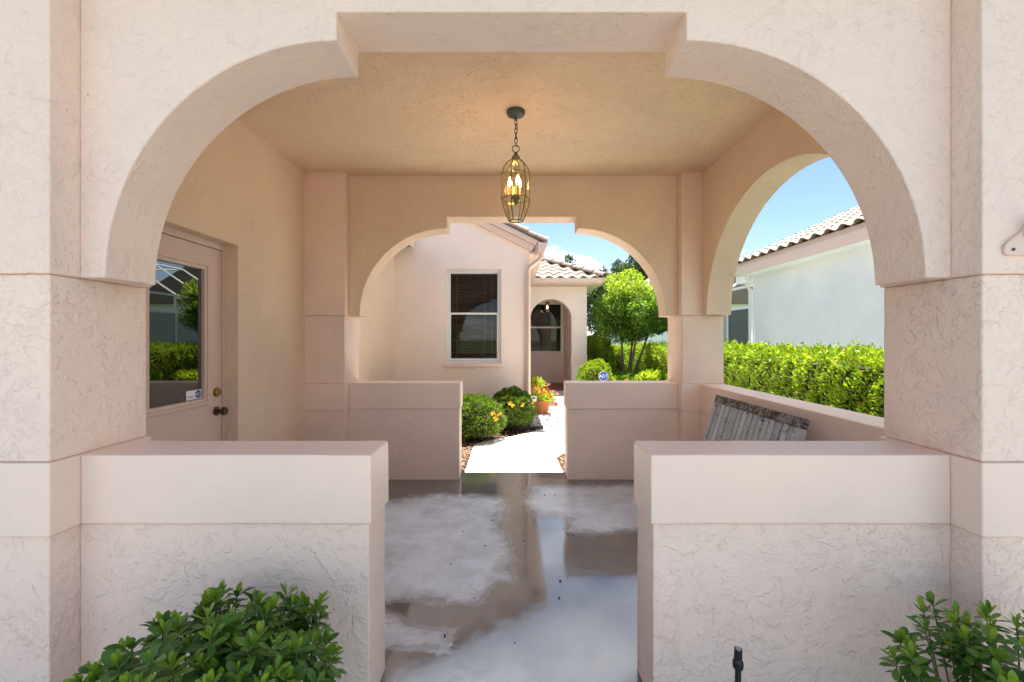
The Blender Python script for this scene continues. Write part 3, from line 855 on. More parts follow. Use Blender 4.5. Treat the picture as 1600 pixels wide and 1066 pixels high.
MB().tube([(LX+0.004,LY,2.96),(LX+0.014,LY,2.90),(LX+0.002,LY,2.86),(LX+0.012,LY,2.81),(LX,LY,2.76)], 0.0022, 5).build('wire', M_CHAIN, la)
obj_from('hanging_ring', link_mesh('hanging_ring', 0.025, 0.025, 0.0036, M_CHAIN, 20), la, Matrix.Translation((LX, LY, 2.752)))
MB().lathe([(0.006,2.728),(0.010,2.722),(0.014,2.714),(0.010,2.708),(0.026,2.700),(0.030,2.690),(0.022,2.683),(0.022,2.678)], (LX,LY,0), 20).build('cap', M_VERD, la, smooth=40)
TIER = [(0.024, 2.680), (0.062, 2.655), (0.087, 2.620), (0.099, 2.567), (0.101, 2.397), (0.084, 2.318), (0.052, 2.240)]
ROT = R(-50)
def hexp(t, k):
    r, zz_ = TIER[t]; a = ROT + k*math.pi/3
    return Vector((LX + r*math.cos(a), LY + r*math.sin(a), zz_))
for k in range(6):
    MB().tube([hexp(t, k) for t in range(len(TIER))], 0.0036, 6).build('rib', M_VERD, la, smooth=50)
    for t in (3, 4, 6):
        MB().tube([hexp(t, k), hexp(t, k+1)], 0.0032, 6).build('crossbar', M_VERD, la)
    for (ta, tb) in ((0, 3), (3, 4), (4, 6)):
        vs = []; fs = []
        for t in range(ta, tb+1): vs += [hexp(t, k), hexp(t, k+1)]
        for i in range(tb-ta): fs.append((2*i, 2*i+1, 2*i+3, 2*i+2))
        p = MB().add(vs, fs).build('pane', M_LGLASS, la)
        md = p.modifiers.new('thick', 'SOLIDIFY'); md.thickness = 0.0025; md.offset = 0
MB().tube([(LX,LY,2.69),(LX,LY,2.40)], 0.004, 6).build('stem', M_VERD, la)
MB().lathe([(0.008,2.43),(0.030,2.42),(0.034,2.405),(0.020,2.39),(0.014,2.37),(0.004,2.352)], (LX,LY,0), 16).build('hub', M_VERD, la, smooth=40)
for k in range(3):
    a = R(-70 + 120*k); x = LX + 0.042*math.cos(a); y = LY + 0.042*math.sin(a)
    MB().tube([(LX+0.01*math.cos(a),LY+0.01*math.sin(a),2.41),(LX+0.03*math.cos(a),LY+0.03*math.sin(a),2.398),(x,y,2.408)], 0.0035, 6).build('arm', M_VERD, la)
    MB().lathe([(0.015,2.405),(0.017,2.412),(0.0095,2.415),(0.0095,2.485)], (x,y,0), 12).build('candle_sleeve', M_CANDLE, la)
    MB().lathe([(0.007,2.485),(0.0145,2.503),(0.0135,2.520),(0.006,2.545),(0.001,2.556)], (x,y,0), 12).build('bulb', M_BULB, la, smooth=60)
ld = bpy.data.lights.new('lantern_light', 'POINT')
ld.energy = 1.3; ld.color = (1.0, 0.40, 0.05); ld.shadow_soft_size = 0.05
lo = bpy.data.objects.new('lantern_light', ld)
put(lo, la, Matrix.Translation((LX, LY, 2.50)))

# ------------------------------------------------------------------ weathered bench against the right wall
be = thing('garden_bench', (1.5, 3.2, 0), 'weathered grey slatted wooden bench with peeling paint against the right low wall', 'bench')
def weathered(name, paint, wood, amount):
    m, nt, b = newmat(name)
    co = objco(nt)
    mp = N(nt, 'ShaderNodeMapping'); mp.inputs['Scale'].default_value = (1, 1, 0.30); nt.links.new(co, mp.inputs[0])
    oi = N(nt, 'ShaderNodeObjectInfo').outputs['Random']
    add = N(nt, 'ShaderNodeVectorMath', operation='ADD'); nt.links.new(mp.outputs[0], add.inputs[0])
    cmb = N(nt, 'ShaderNodeCombineXYZ'); nt.links.new(mth(nt, 'MULTIPLY', oi, 9.0), cmb.inputs[0]); nt.links.new(cmb.outputs[0], add.inputs[1])
    f = noise(nt, add.outputs[0], 75, 5, 0.65)
    f2 = noise(nt, add.outputs[0], 9, 3, 0.5)
    mask = ramp(nt, mth(nt, 'ADD', f, mth(nt, 'MULTIPLY', mth(nt, 'SUBTRACT', f2, 0.5), 0.5)), (amount, 0.0), (amount+0.035, 1.0))
    pc = mixc(nt, oi, tuple(x*0.75 for x in paint), paint)
    c = mixc(nt, mask, pc, wood)
    nt.links.new(c, b.inputs['Base Color']); b.inputs['Roughness'].default_value = 0.85
    bump(nt, b, mth(nt, 'SUBTRACT', 1.0, mask), 0.6, 0.003)
    return m
M_SLAT = weathered('peeling_grey_paint', (0.52, 0.54, 0.55), (0.07, 0.05, 0.04), 0.60)
M_RAIL = weathered('bare_weathered_wood', (0.34, 0.32, 0.30), (0.07, 0.05, 0.038), 0.46)
BY0, BY1 = 2.62, 3.74
top = Vector((1.70, 0, 0.938)); lean = Vector((-0.113, 0, -0.366)).normalized()
nrm = Vector((-lean.z, 0, lean.x)) * -1        # faces -X
def bmat(y, s):     # local frame on the back: x = along Y, y = down the back, z = outwards
    p = Vector((top.x, y, top.z)) + lean*s
    return Matrix(((0, lean.x, nrm.x, p.x), (1, lean.y, nrm.y, p.y), (0, lean.z, nrm.z, p.z), (0,0,0,1)))
MB().box(0, BY1-BY0, 0, 0.062, -0.022, 0.024).build('top_rail', M_RAIL, be, bevel=0.005, M=bmat(BY0, 0))
MB().box(0, BY1-BY0, 0.46, 0.52, -0.020, 0.020).build('bottom_rail', M_RAIL, be, bevel=0.005, M=bmat(BY0, 0))
sm = MB().box(-0.025, 0.025, 0.0625, 0.4595, -0.011, 0.012).mesh('back_slat', M_SLAT)
ns = 15
for i in range(ns):
    y = BY0 + 0.055 + (BY1-BY0-0.11)*(i+0.5)/ns
    s = obj_from('back_slat', sm, be, bmat(y + random.uniform(-.004,.004), 0) @ Matrix.Translation((0,0,random.uniform(-.005,.005))))
for y in (BY0, BY1-0.05):
    MB().box(0, 0.05, 0.0625, 0.4595, -0.022, 0.024).build('back_post', M_SLAT, be, bevel=0.004, M=bmat(y, 0))
for i in range(6):
    x = 1.50 - i*0.072
    MB().box(x-0.032, x+0.032, BY0, BY1, 0.40, 0.422).build('seat_slat', M_SLAT, be, bevel=0.003)
for y in (BY0+0.03, BY1-0.08):
    MB().box(1.10, 1.135, y, y+0.05, 0.0, 0.398).build('leg', M_SLAT, be, bevel=0.003)
    MB().prism([(1.50, 0.0), (1.54, 0.0), (1.60, 0.44), (1.555, 0.50)], y, y+0.05).build('leg', M_SLAT, be, bevel=0.003)
    MB().box(1.136, 1.52, y+0.006, y+0.044, 0.335, 0.398).build('side_rail', M_SLAT, be, bevel=0.003)

# ------------------------------------------------------------------ foliage
def unit(v): return v/np.maximum(np.linalg.norm(v, axis=1, keepdims=True), 1e-9)
def leaf_cloud(name, P, D, size, mat, parent, width=0.42, spread=0.9, fold=0.25):
    """many small folded leaves: P points, D main direction, size per leaf"""
    n = len(P)
    d = unit(D + rng.normal(0, spread, (n, 3)))
    r = unit(np.cross(d, rng.normal(0, 1, (n, 3))))
    nn = np.cross(d, r)
    L = (size*rng.uniform(0.65, 1.25, n))[:, None]
    V = np.stack([P, P + d*L*0.45 + r*L*width*0.5 + nn*L*fold*0.3, P + d*L - nn*L*0.08, P + d*L*0.45 - r*L*width*0.5 + nn*L*fold*0.3], 1).reshape(-1, 3)
    i = np.arange(n)*4
    F = np.stack([np.stack([i, i+1, i+2], 1), np.stack([i, i+2, i+3], 1)], 1).reshape(-1, 3)
    me = bpy.data.meshes.new(name)
    me.vertices.add(len(V)); me.vertices.foreach_set('co', V.ravel().astype(np.float32))
    me.loops.add(F.size); me.loops.foreach_set('vertex_index', F.ravel().astype(np.int32))
    me.polygons.add(len(F)); me.polygons.foreach_set('loop_start', (np.arange(len(F))*3).astype(np.int32))
    me.polygons.foreach_set('loop_total', np.full(len(F), 3, np.int32))
    me.materials.append(mat); me.update(calc_edges=True); me.validate()
    return obj_from(name, me, parent)
def lump(P, f, seed):
    q = P*f
    return (np.sin(q[:,0]*1.3+seed)*np.cos(q[:,1]*1.7+seed*2.1) + np.sin(q[:,1]*2.3+q[:,2]*1.9+seed*.7)*0.6 + np.cos(q[:,2]*2.7-q[:,0]*2.1+seed)*0.5)/2.1

M_HEDGE = leafmat('hedge_leaves', (0.07, 0.14, 0.012), (0.26, 0.40, 0.025), (0.50, 0.58, 0.04), 0.48, obj_random=False, patch=4.0, brown=0.06)
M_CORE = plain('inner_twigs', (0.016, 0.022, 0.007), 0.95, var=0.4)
M_TREEL = leafmat('tree_leaves', (0.045, 0.11, 0.014), (0.12, 0.26, 0.025), (0.28, 0.44, 0.05), 0.40, obj_random=False)
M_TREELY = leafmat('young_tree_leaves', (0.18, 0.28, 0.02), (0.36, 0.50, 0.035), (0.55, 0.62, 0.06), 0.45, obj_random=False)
M_FAR = leafmat('far_tree_leaves', (0.02, 0.045, 0.012), (0.045, 0.085, 0.02), (0.09, 0.14, 0.03), 0.3, obj_random=False)
M_BOX = leafmat('bed_bush_leaves', (0.045, 0.10, 0.014), (0.12, 0.22, 0.025), (0.32, 0.42, 0.04), 0.35, obj_random=False, patch=9.0, brown=0.03)
M_FRONTD = leafmat('shrub_leaf_dark', (0.045, 0.125, 0.018), (0.085, 0.20, 0.03), (0.16, 0.29, 0.04), 0.32, 0.40)
M_FRONTY = leafmat('shrub_leaf_young', (0.12, 0.24, 0.022), (0.20, 0.34, 0.03), (0.30, 0.42, 0.04), 0.35, 0.35)
M_YELLOW = plain('yellow_petal', (0.85, 0.52, 0.03), 0.6, var=0.2)
M_RED = plain('red_petal', (0.72, 0.02, 0.03), 0.55, var=0.3)
M_PINKF = plain('pink_petal', (0.80, 0.20, 0.28), 0.55, var=0.3)

# long clipped hedge
def hedge(name, x0, x1, y0, y1, h, n, label, seed, size=0.055, mat=M_HEDGE):
    t = thing(name, ((x0+x1)/2, (y0+y1)/2, -0.07), label, 'hedge')
    ax, ay = (x1-x0)/2, (y1-y0)/2
    A = [2*ay*h, 2*ax*2*ay, 2*ax*h, 2*ax*h, 2*ay*h*0.4]
    pr_ = np.array(A)/sum(A)
    which = rng.choice(5, n, p=pr_)
    u = rng.uniform(-1, 1, n); v = rng.uniform(0, 1, n)
    P = np.zeros((n, 3)); Nn = np.zeros((n, 3))
    cx_, cy_ = (x0+x1)/2, (y0+y1)/2
    for k, (fx, fy, fz, nx) in enumerate((
        (lambda u, v: x0, lambda u, v: cy_+u*ay, lambda u, v: v*h, (-1,0,0)),
        (lambda u, v: x0+v*2*ax, lambda u, v: cy_+u*ay, lambda u, v: h, (0,0,1)),
        (lambda u, v: cx_+u*ax, lambda u, v: y0, lambda u, v: v*h, (0,-1,0)),
        (lambda u, v: cx_+u*ax, lambda u, v: y1, lambda u, v: v*h, (0,1,0)),
        (lambda u, v: x1, lambda u, v: cy_+u*ay, lambda u, v: v*h, (1,0,0)))):
        s = which == k
        P[s,0] = fx(u[s], v[s]); P[s,1] = fy(u[s], v[s]); P[s,2] = fz(u[s], v[s]); Nn[s] = nx
    dep = np.abs(rng.normal(0, 0.05, n)) - 0.02
    P += Nn*(lump(P, 2.2, seed)*0.06 + lump(P, 6.5, seed+3)*0.075 + lump(P, 15.0, seed+5)*0.03 - dep)[:, None]
    up = Nn*0.8 + np.array([0, 0, 0.75])
    leaf_cloud('foliage', P, up, np.full(n, size), mat, t, spread=0.55)
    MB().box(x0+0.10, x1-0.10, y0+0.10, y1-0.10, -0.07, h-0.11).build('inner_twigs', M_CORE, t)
    m = int(n*0.012)                                    # taller shoots
    sh_ = P[(which == 1)][:m]
    if len(sh_):
        Q = np.repeat(sh_, 7, 0); Q[:,2] += np.tile(np.linspace(0.0, 0.10, 7), len(sh_))*np.repeat(rng.uniform(0.3, 1.1, len(sh_)), 7)
        leaf_cloud('shoots', Q, np.tile([0,0,0.7], (len(Q),1)), np.full(len(Q), size*0.95), mat, t, spread=0.7)
    return t
hedge('hedge', 3.45, 4.45, 3.3, 11.6, 1.21, 60000, 'long clipped yellow green hedge in front of the pale neighbouring house', 2.0)
hedge('hedge', 3.9, 4.9, 11.75, 16.5, 1.16, 16000, 'sunlit green hedge behind the stems of the garden tree', 5.0, 0.06)

def ellipsoid_bush(name, c, r, n, label, cat, seed, size, mat, group=None, flowers=0, base=-0.05, fmat=None, stems=5):
    t = thing(name, (c[0], c[1], base), label, cat, group)
    d = unit(rng.normal(0, 1, (n, 3))); d[:,2] = np.where(d[:,2] < -0.55, -d[:,2], d[:,2])
    rad = 1 + lump(d, 3.1, seed)*0.11 + lump(d, 8.0, seed+1)*0.10 - np.abs(rng.normal(0, 0.055, n))
    P = np.array(c) + d*np.array(r)*rad[:, None]
    P[:,2] = np.maximum(P[:,2], base+0.03)
    leaf_cloud('foliage', P, d*0.8 + np.array([0,0,0.7]), np.full(n, size), mat, t, spread=0.6)
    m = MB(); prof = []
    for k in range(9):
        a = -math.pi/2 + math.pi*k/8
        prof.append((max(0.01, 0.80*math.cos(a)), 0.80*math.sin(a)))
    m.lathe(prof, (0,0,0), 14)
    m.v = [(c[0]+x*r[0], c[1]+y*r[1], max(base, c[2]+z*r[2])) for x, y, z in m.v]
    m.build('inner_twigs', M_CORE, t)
    for k in range(stems):
        a = 2*math.pi*k/stems
        MB().tube([(c[0]+0.05*math.cos(a), c[1]+0.05*math.sin(a), base-0.02), (c[0]+r[0]*.4*math.cos(a), c[1]+r[1]*.4*math.sin(a), c[2])], [0.012, 0.006], 5).build('stem', M_BARK, t)
    return t
def flower_cluster(parent, p, r, mat, n=9, name='flower'):
    m = MB()
    for k in range(n):
        q = Vector(p) + Vector((random.gauss(0,1), random.gauss(0,1)-0.3, random.gauss(0,1))).normalized()*r*random.uniform(.3,1)
        a = random.uniform(0, 6.28); s = r*0.55
        e1 = Vector((math.cos(a), random.uniform(-.4,.4), math.sin(a))).normalized()
        e2 = e1.cross(Vector((random.uniform(-.3,.3), -1, random.uniform(0,.6)))).normalized()
        pts = []
        for j in range(10):
            rr_ = s*(1.0 if j % 2 == 0 else 0.5); t_ = 2*math.pi*j/10
            pts.append(q + (e1*math.cos(t_)+e2*math.sin(t_))*rr_)
        pts.append(q + e1.cross(e2)*s*0.25)
        m.add(pts, [(j, (j+1) % 10, 10) for j in range(10)])
    return m.build(name, mat, parent)

# two clipped bushes under the window
b1 = ellipsoid_bush('flowering_bush', (-0.56, 6.45, 0.25), (0.43, 0.42, 0.34), 9000, 'sunlit clipped bush with yellow flowers nearest the rear opening', 'bush', 1.3, 0.038, M_BOX)
for p in ((-0.26, 6.13, 0.40), (-0.17, 6.28, 0.36), (-0.22, 6.15, 0.32)): flower_cluster(b1, p, 0.034, M_YELLOW)
b2 = ellipsoid_bush('flowering_bush', (0.0, 7.18, 0.27), (0.36, 0.36, 0.33), 9000, 'dark green clipped bush with yellow blooms beside the flower pot', 'bush', 4.4, 0.038, M_BOX)
for p in ((-0.03, 6.84, 0.44), (0.01, 6.82, 0.40), (0.15, 6.87, 0.41), (0.31, 7.0, 0.40), (0.32, 7.0, 0.35)): flower_cluster(b2, p, 0.034, M_YELLOW)

# rounded shrubs by the path, far side
ellipsoid_bush('round_shrub', (2.38, 12.95, 0.68), (0.52, 0.5, 0.78), 9000, 'tall rounded light green shrub beside the far porch column', 'shrub', 2.2, 0.06, M_HEDGE)
ellipsoid_bush('round_shrub', (2.00, 11.0, 0.36), (0.42, 0.4, 0.52), 7000, 'low rounded light green shrub behind the blue octagonal sign', 'shrub', 6.1, 0.05, M_HEDGE)
ellipsoid_bush('round_shrub', (3.0, 13.9, 0.50), (0.55, 0.5, 0.72), 8000, 'rounded green shrub left of the tree stems', 'shrub', 8.8, 0.06, M_HEDGE)
gc = ellipsoid_bush('ground_cover', (2.95, 11.4, 0.22), (0.75, 0.45, 0.32), 6000, 'low dark green ground cover plants below the garden tree', 'plants', 3.3, 0.06, M_TREEL)
for p in ((2.45, 10.95, 0.42), (2.75, 10.97, 0.40), (2.9, 10.9, 0.36)): flower_cluster(gc, p, 0.06, M_YELLOW)
ellipsoid_bush('broadleaf_plant', (3.30, 10.6, 0.28), (0.42, 0.35, 0.32), 1400, 'pale lime broad-leaved plant beside the rear right column', 'plant', 7.3, 0.12, M_TREELY)

# garden tree with several stems
def tree(name, base, crown, cr, nleaf, label, seed, size, lm, stems, sr, trunk_h, group=None, young=None, gaps=0.35, nclump=46):
    t = thing(name, base, label, 'tree', group)
    b0 = Vector(base); c0 = Vector(crown)
    r_ = random.Random(seed)
    for k in range(stems):
        a = 2*math.pi*k/max(1, stems) + r_.uniform(-.3,.3)
        o = Vector((math.cos(a), math.sin(a)*0.7, 0))
        p0 = b0 + o*sr*1.3 if stems > 1 else b0
        p1 = b0 + o*cr[0]*0.14 + Vector((r_.uniform(-.05,.05), 0, trunk_h*0.55))
        p2 = c0 + o*cr[0]*0.40 + Vector((0, 0, -cr[2]*0.35))
        p3 = c0 + o*cr[0]*0.55 + Vector((0, 0, cr[2]*0.35))
        MB().tube([p0, p1, p2, p3], [sr, sr*0.8, sr*0.5, sr*0.15], 7).build('trunk', M_BARK, t, smooth=60)
        for j in range(3):
            e = c0 + Vector((r_.uniform(-.75,.75)*cr[0], r_.uniform(-.75,.75)*cr[1], r_.uniform(-.4,.7)*cr[2]))
            MB().tube([p2, (p2+e)/2 + Vector((0,0,0.08)), e], [sr*0.35, sr*0.22, sr*0.08], 5).build('limb', M_BARK, t)
    g_ = np.random.default_rng(seed)
    cd = unit(g_.normal(0, 1, (nclump, 3)))
    cpos = cd*(g_.uniform(0.25, 0.95, nclump)**0.6)[:, None]
    cpos[:,2] = np.maximum(cpos[:,2], -0.75)
    crad = g_.uniform(0.16, 0.34, nclump)
    idx = g_.integers(0, nclump, nleaf)
    dd = unit(g_.normal(0, 1, (nleaf, 3)))
    L = cpos[idx] + dd*(crad[idx]*(g_.uniform(0.3, 1.0, nleaf)**0.5))[:, None]
    P = np.array(crown) + L*np.array(cr)
    if young is not None:
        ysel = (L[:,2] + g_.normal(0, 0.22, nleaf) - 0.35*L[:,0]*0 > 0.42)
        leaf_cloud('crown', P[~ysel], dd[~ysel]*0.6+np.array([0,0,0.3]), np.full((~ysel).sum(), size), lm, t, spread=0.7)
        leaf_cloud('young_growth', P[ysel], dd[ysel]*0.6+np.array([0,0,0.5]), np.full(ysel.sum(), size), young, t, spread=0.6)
    else:
        leaf_cloud('crown', P, dd*0.6+np.array([0,0,0.3]), np.full(nleaf, size), lm, t, spread=0.7)
    return t
tree('garden_tree', (3.25, 12.6, -0.07), (3.45, 12.6, 2.22), (1.12, 1.05, 0.92), 36000, 'small multi-stemmed garden tree with bright green rounded crown', 21, 0.082, M_TREEL, 4, 0.045, 1.2, young=M_TREELY, nclump=70)
far = 'dark trees beyond the houses'
tree('far_tree', (6.5, 30, 0), (6.5, 30, 3.6), (1.9, 2.0, 2.8), 9000, 'dark distant tree just right of the porch roof end', 31, 0.24, M_FAR, 1, 0.2, 2, far)
tree('far_tree', (8.6, 33, 0), (8.6, 33, 4.7), (2.2, 2.2, 3.0), 9000, 'dark distant tree rising above the garden tree crown', 32, 0.24, M_FAR, 1, 0.2, 2, far)
tree('far_tree', (11.0, 34, 0), (11.0, 34, 5.9), (2.3, 2.2, 3.6), 9000, 'tallest dark distant tree above the far house roof', 33, 0.26, M_FAR, 1, 0.22, 3, far)
tree('far_tree', (4.4, 38, 0), (4.4, 38, 5.2), (2.0, 2.0, 2.9), 7000, 'distant tree tip peeking over the porch hip tiles', 34, 0.24, M_FAR, 1, 0.2, 2, far)
tree('far_tree', (6.3, 22, 0), (6.2, 22.5, 2.6), (1.4, 1.4, 1.9), 6000, 'mid green bushy tree behind the garden shrubs', 35, 0.16, M_TREEL, 1, 0.1, 1, far)

# ------------------------------------------------------------------ pots with flowers, pebbles, sign
def pot(name, c, r, h, label, seed, nleaf, fl, lm):
    t = thing(name, c, label, 'flower pot')
    x, y, z0 = c
    MB().lathe([(r*0.68, 0), (r*0.95, h*0.78), (r*1.06, h*0.78), (r*1.08, h), (r*0.98, h), (r*0.93, h*0.86)], (x, y, z0), 26).build('pot', M_TERRA, t, smooth=40)
    MB().lathe([(r*0.90, h*0.84), (r*0.5, h*0.9)], (x, y, z0), 16).build('soil', M_SOIL, t)
    d = unit(rng.normal(0, 1, (nleaf, 3))); d[:,2] = np.abs(d[:,2])
    rad = rng.uniform(0.15, 1, nleaf)[:, None]
    P = np.array([x, y, z0+h*0.95]) + d*rad*np.array([r*1.75, r*1.5, r*1.6])
    leaf_cloud('foliage', P, d*0.7+np.array([0,0,0.5]), np.full(nleaf, 0.055), lm, t, spread=0.6)
    for k in range(6):
        a = k*1.05
        MB().tube([(x, y, z0+h*0.85), (x+math.cos(a)*r, y+math.sin(a)*r, z0+h+r*0.9)], [0.006, 0.003], 5).build('stem', M_STEM, t)
    for (px, pz, mt) in fl:
        flower_cluster(t, (x+px, y-0.10-random.uniform(0, .12), z0+pz), 0.040, mt, 5)
    return t
p1 = pot('flower_pot', (0.58, 8.68, -0.03), 0.145, 0.27, 'terracotta pot of red and pink flowers on pebbles by the path', 1, 900,
    [(0.06, 0.50, M_RED), (0.02, 0.42, M_RED), (0.14, 0.36, M_RED), (0.02, 0.25, M_RED), (-0.06, 0.40, M_RED), (0.10, 0.58, M_PINKF), (0.20, 0.44, M_PINKF), (0.27, 0.40, M_PINKF), (-0.12, 0.50, M_YELLOW), (0.10, 0.43, M_RED), (0.26, 0.22, M_RED), (-0.03, 0.48, M_RED)], M_TREELY)
p2 = pot('flower_pot', (0.47, 9.45, 0.08), 0.13, 0.34, 'rear terracotta pot with leafy yellow green plant at the house corner', 2, 800, [(-0.02, 0.36, M_YELLOW), (0.05, 0.40, M_RED)], M_TREELY)
lb = MB().box(0.34, 0.46, 8.46, 8.466, 0.24, 0.34).build('plant_tag', M_SIGNW, p1)
MB().box(0.375, 0.435, 8.4585, 8.4595, 0.285, 0.325).build('tag_picture', plain('tag_teal', (0.03, 0.22, 0.28), 0.5), p1)
MB().box(0.39, 0.41, 8.467, 8.471, 0.05, 0.30).build('tag_stake', M_SIGNW, p1)

def pebbles(name, region, n, mat, smin, smax, zb):
    m = MB()
    ico = [(0,0,1),(0.89,0,0.45),(0.28,0.85,0.45),(-0.72,0.53,0.45),(-0.72,-0.53,0.45),(0.28,-0.85,0.45),(0.72,0.53,-0.45),(-0.28,0.85,-0.45),(-0.89,0,-0.45),(-0.28,-0.85,-0.45),(0.72,-0.53,-0.45),(0,0,-1)]
    fc = [(0,1,2),(0,2,3),(0,3,4),(0,4,5),(0,5,1),(1,6,2),(2,7,3),(3,8,4),(4,9,5),(5,10,1),(6,7,2),(7,8,3),(8,9,4),(9,10,5),(10,6,1),(11,7,6),(11,8,7),(11,9,8),(11,10,9),(11,6,10)]
    for k in range(n):
        x, y = region()
        s = random.uniform(smin, smax); a = random.uniform(0, 6.28)
        ex, ey, ez = s*random.uniform(.8,1.4), s*random.uniform(.6,1), s*random.uniform(.4,.7)
        m.add([(x+ex*p[0]*math.cos(a)-ey*p[1]*math.sin(a), y+ex*p[0]*math.sin(a)+ey*p[1]*math.cos(a), zb+ez*0.6+ez*p[2]) for p in ico], fc)
    o = m.build(name, mat, smooth=70)
    return o
def pebmat():
    m, nt, b = newmat('river_pebbles')
    g_ = N(nt, 'ShaderNodeNewGeometry').outputs['Random Per Island']
    nt.links.new(ramp(nt, g_, (0.0, (0.10, 0.09, 0.085)), (0.35, (0.33, 0.30, 0.28)), (0.7, (0.55, 0.53, 0.50)), (1.0, (0.72, 0.70, 0.68))), b.inputs['Base Color'])
    b.inputs['Roughness'].default_value = 0.75
    return m
M_PEB = pebmat()
def reg1():
    while True:
        x, y = random.uniform(0.31, 1.0), random.uniform(7.15, 9.6)
        if y > 7.05+0.9*(x-0.3) and x < 0.5+0.55*(y-7.2): return x, y
tag(pebbles('pebbles', reg1, 1500, M_PEB, 0.014, 0.030, -0.03), 'grey and white river pebbles around the terracotta pots', 'pebbles', kind='stuff')
def reg2():
    return (random.uniform(-0.78, -0.52), random.uniform(4.9, 6.2)) if random.random() < 0.6 else (random.uniform(0.56, 0.95), random.uniform(4.9, 5.7))
M_CHIP = leafmat('mulch_chips', (0.05, 0.03, 0.02), (0.16, 0.09, 0.055), (0.32, 0.22, 0.15), 0.0, 0.9, obj_random=False)
tag(pebbles('mulch_chips', reg2, 900, M_CHIP, 0.012, 0.028, -0.03), 'brown mulch chips along both edges of the walkway', 'mulch', kind='stuff')
def reg3():
    return (random.uniform(-1.3, 0.3), random.uniform(5.6, 7.7))
tag(pebbles('mulch_chips', reg3, 1300, M_CHIP, 0.012, 0.03, -0.03), 'brown mulch chips in the bed under the window', 'mulch', kind='stuff')
MB().prism([(0.10, 7.02), (0.50, 7.22), (0.49, 7.24), (0.09, 7.04)], -0.05, 0.03, 'z').build('bed_edging', M_BLACKP)
tag(bpy.data.objects['bed_edging'], 'short black plastic edging between pebbles and mulch bed', 'edging')

sg = thing('yard_sign', (2.01, 10.0, -0.05), 'small blue octagonal security sign on a stake in the shrubs', 'sign')
oc = [(2.01+0.112*math.cos(R(22.5+45*k)), 0.585+0.112*math.sin(R(22.5+45*k))) for k in range(8)]
oc2 = [(2.01+0.104*math.cos(R(22.5+45*k)), 0.585+0.104*math.sin(R(22.5+45*k))) for k in range(8)]
MB().prism(oc, 10.0, 10.006).build('backing_plate', M_SIGNW, sg)
MB().prism(oc2, 9.997, 9.9995).build('face', M_BLUE, sg)
MB().tube([(2.01, 10.012, -0.05), (2.01, 10.012, 0.62)], 0.008, 6).build('stake', M_WHITE, sg)
text_obj('lettering', 'ADT', 0.095, M_SIGNW, sg, Matrix.Translation((2.01, 9.9955, 0.585)) @ Matrix.Rotation(R(90), 4, 'X'), 0.0008)

# ------------------------------------------------------------------ front shrubs, leaf by leaf
def leaf_mesh(name, L, W, mat, curl):
    vs = []; fs = []
    prof = [(0.0, 0.06), (0.18, 0.36), (0.42, 0.82), (0.66, 1.0), (0.86, 0.68), (1.0, 0.0)]
    for t, w_ in prof:
        x = t*L; zc = -curl*L*t*t + 0.10*L*t
        hw = w_*W/2
        vs += [(x, -hw, zc + hw*0.30), (x, 0, zc), (x, hw, zc + hw*0.30)]
    for i in range(len(prof)-1):
        a = i*3
        fs += [(a, a+3, a+4, a+1), (a+1, a+4, a+5, a+2)]
    me = bpy.data.meshes.new(name)
    me.from_pydata(vs, [], fs); me.materials.append(mat)
    me.polygons.foreach_set('use_smooth', [True]*len(me.polygons)); me.update()
    return me
LD = [leaf_mesh('leaf', 0.058, 0.026, M_FRONTD, 0.25), leaf_mesh('leaf', 0.050, 0.024, M_FRONTD, 0.10), leaf_mesh('leaf', 0.046, 0.021, M_FRONTD, 0.35)]
LYg = [leaf_mesh('leaf', 0.046, 0.018, M_FRONTY, 0.05), leaf_mesh('leaf', 0.038, 0.015, M_FRONTY, -0.05)]
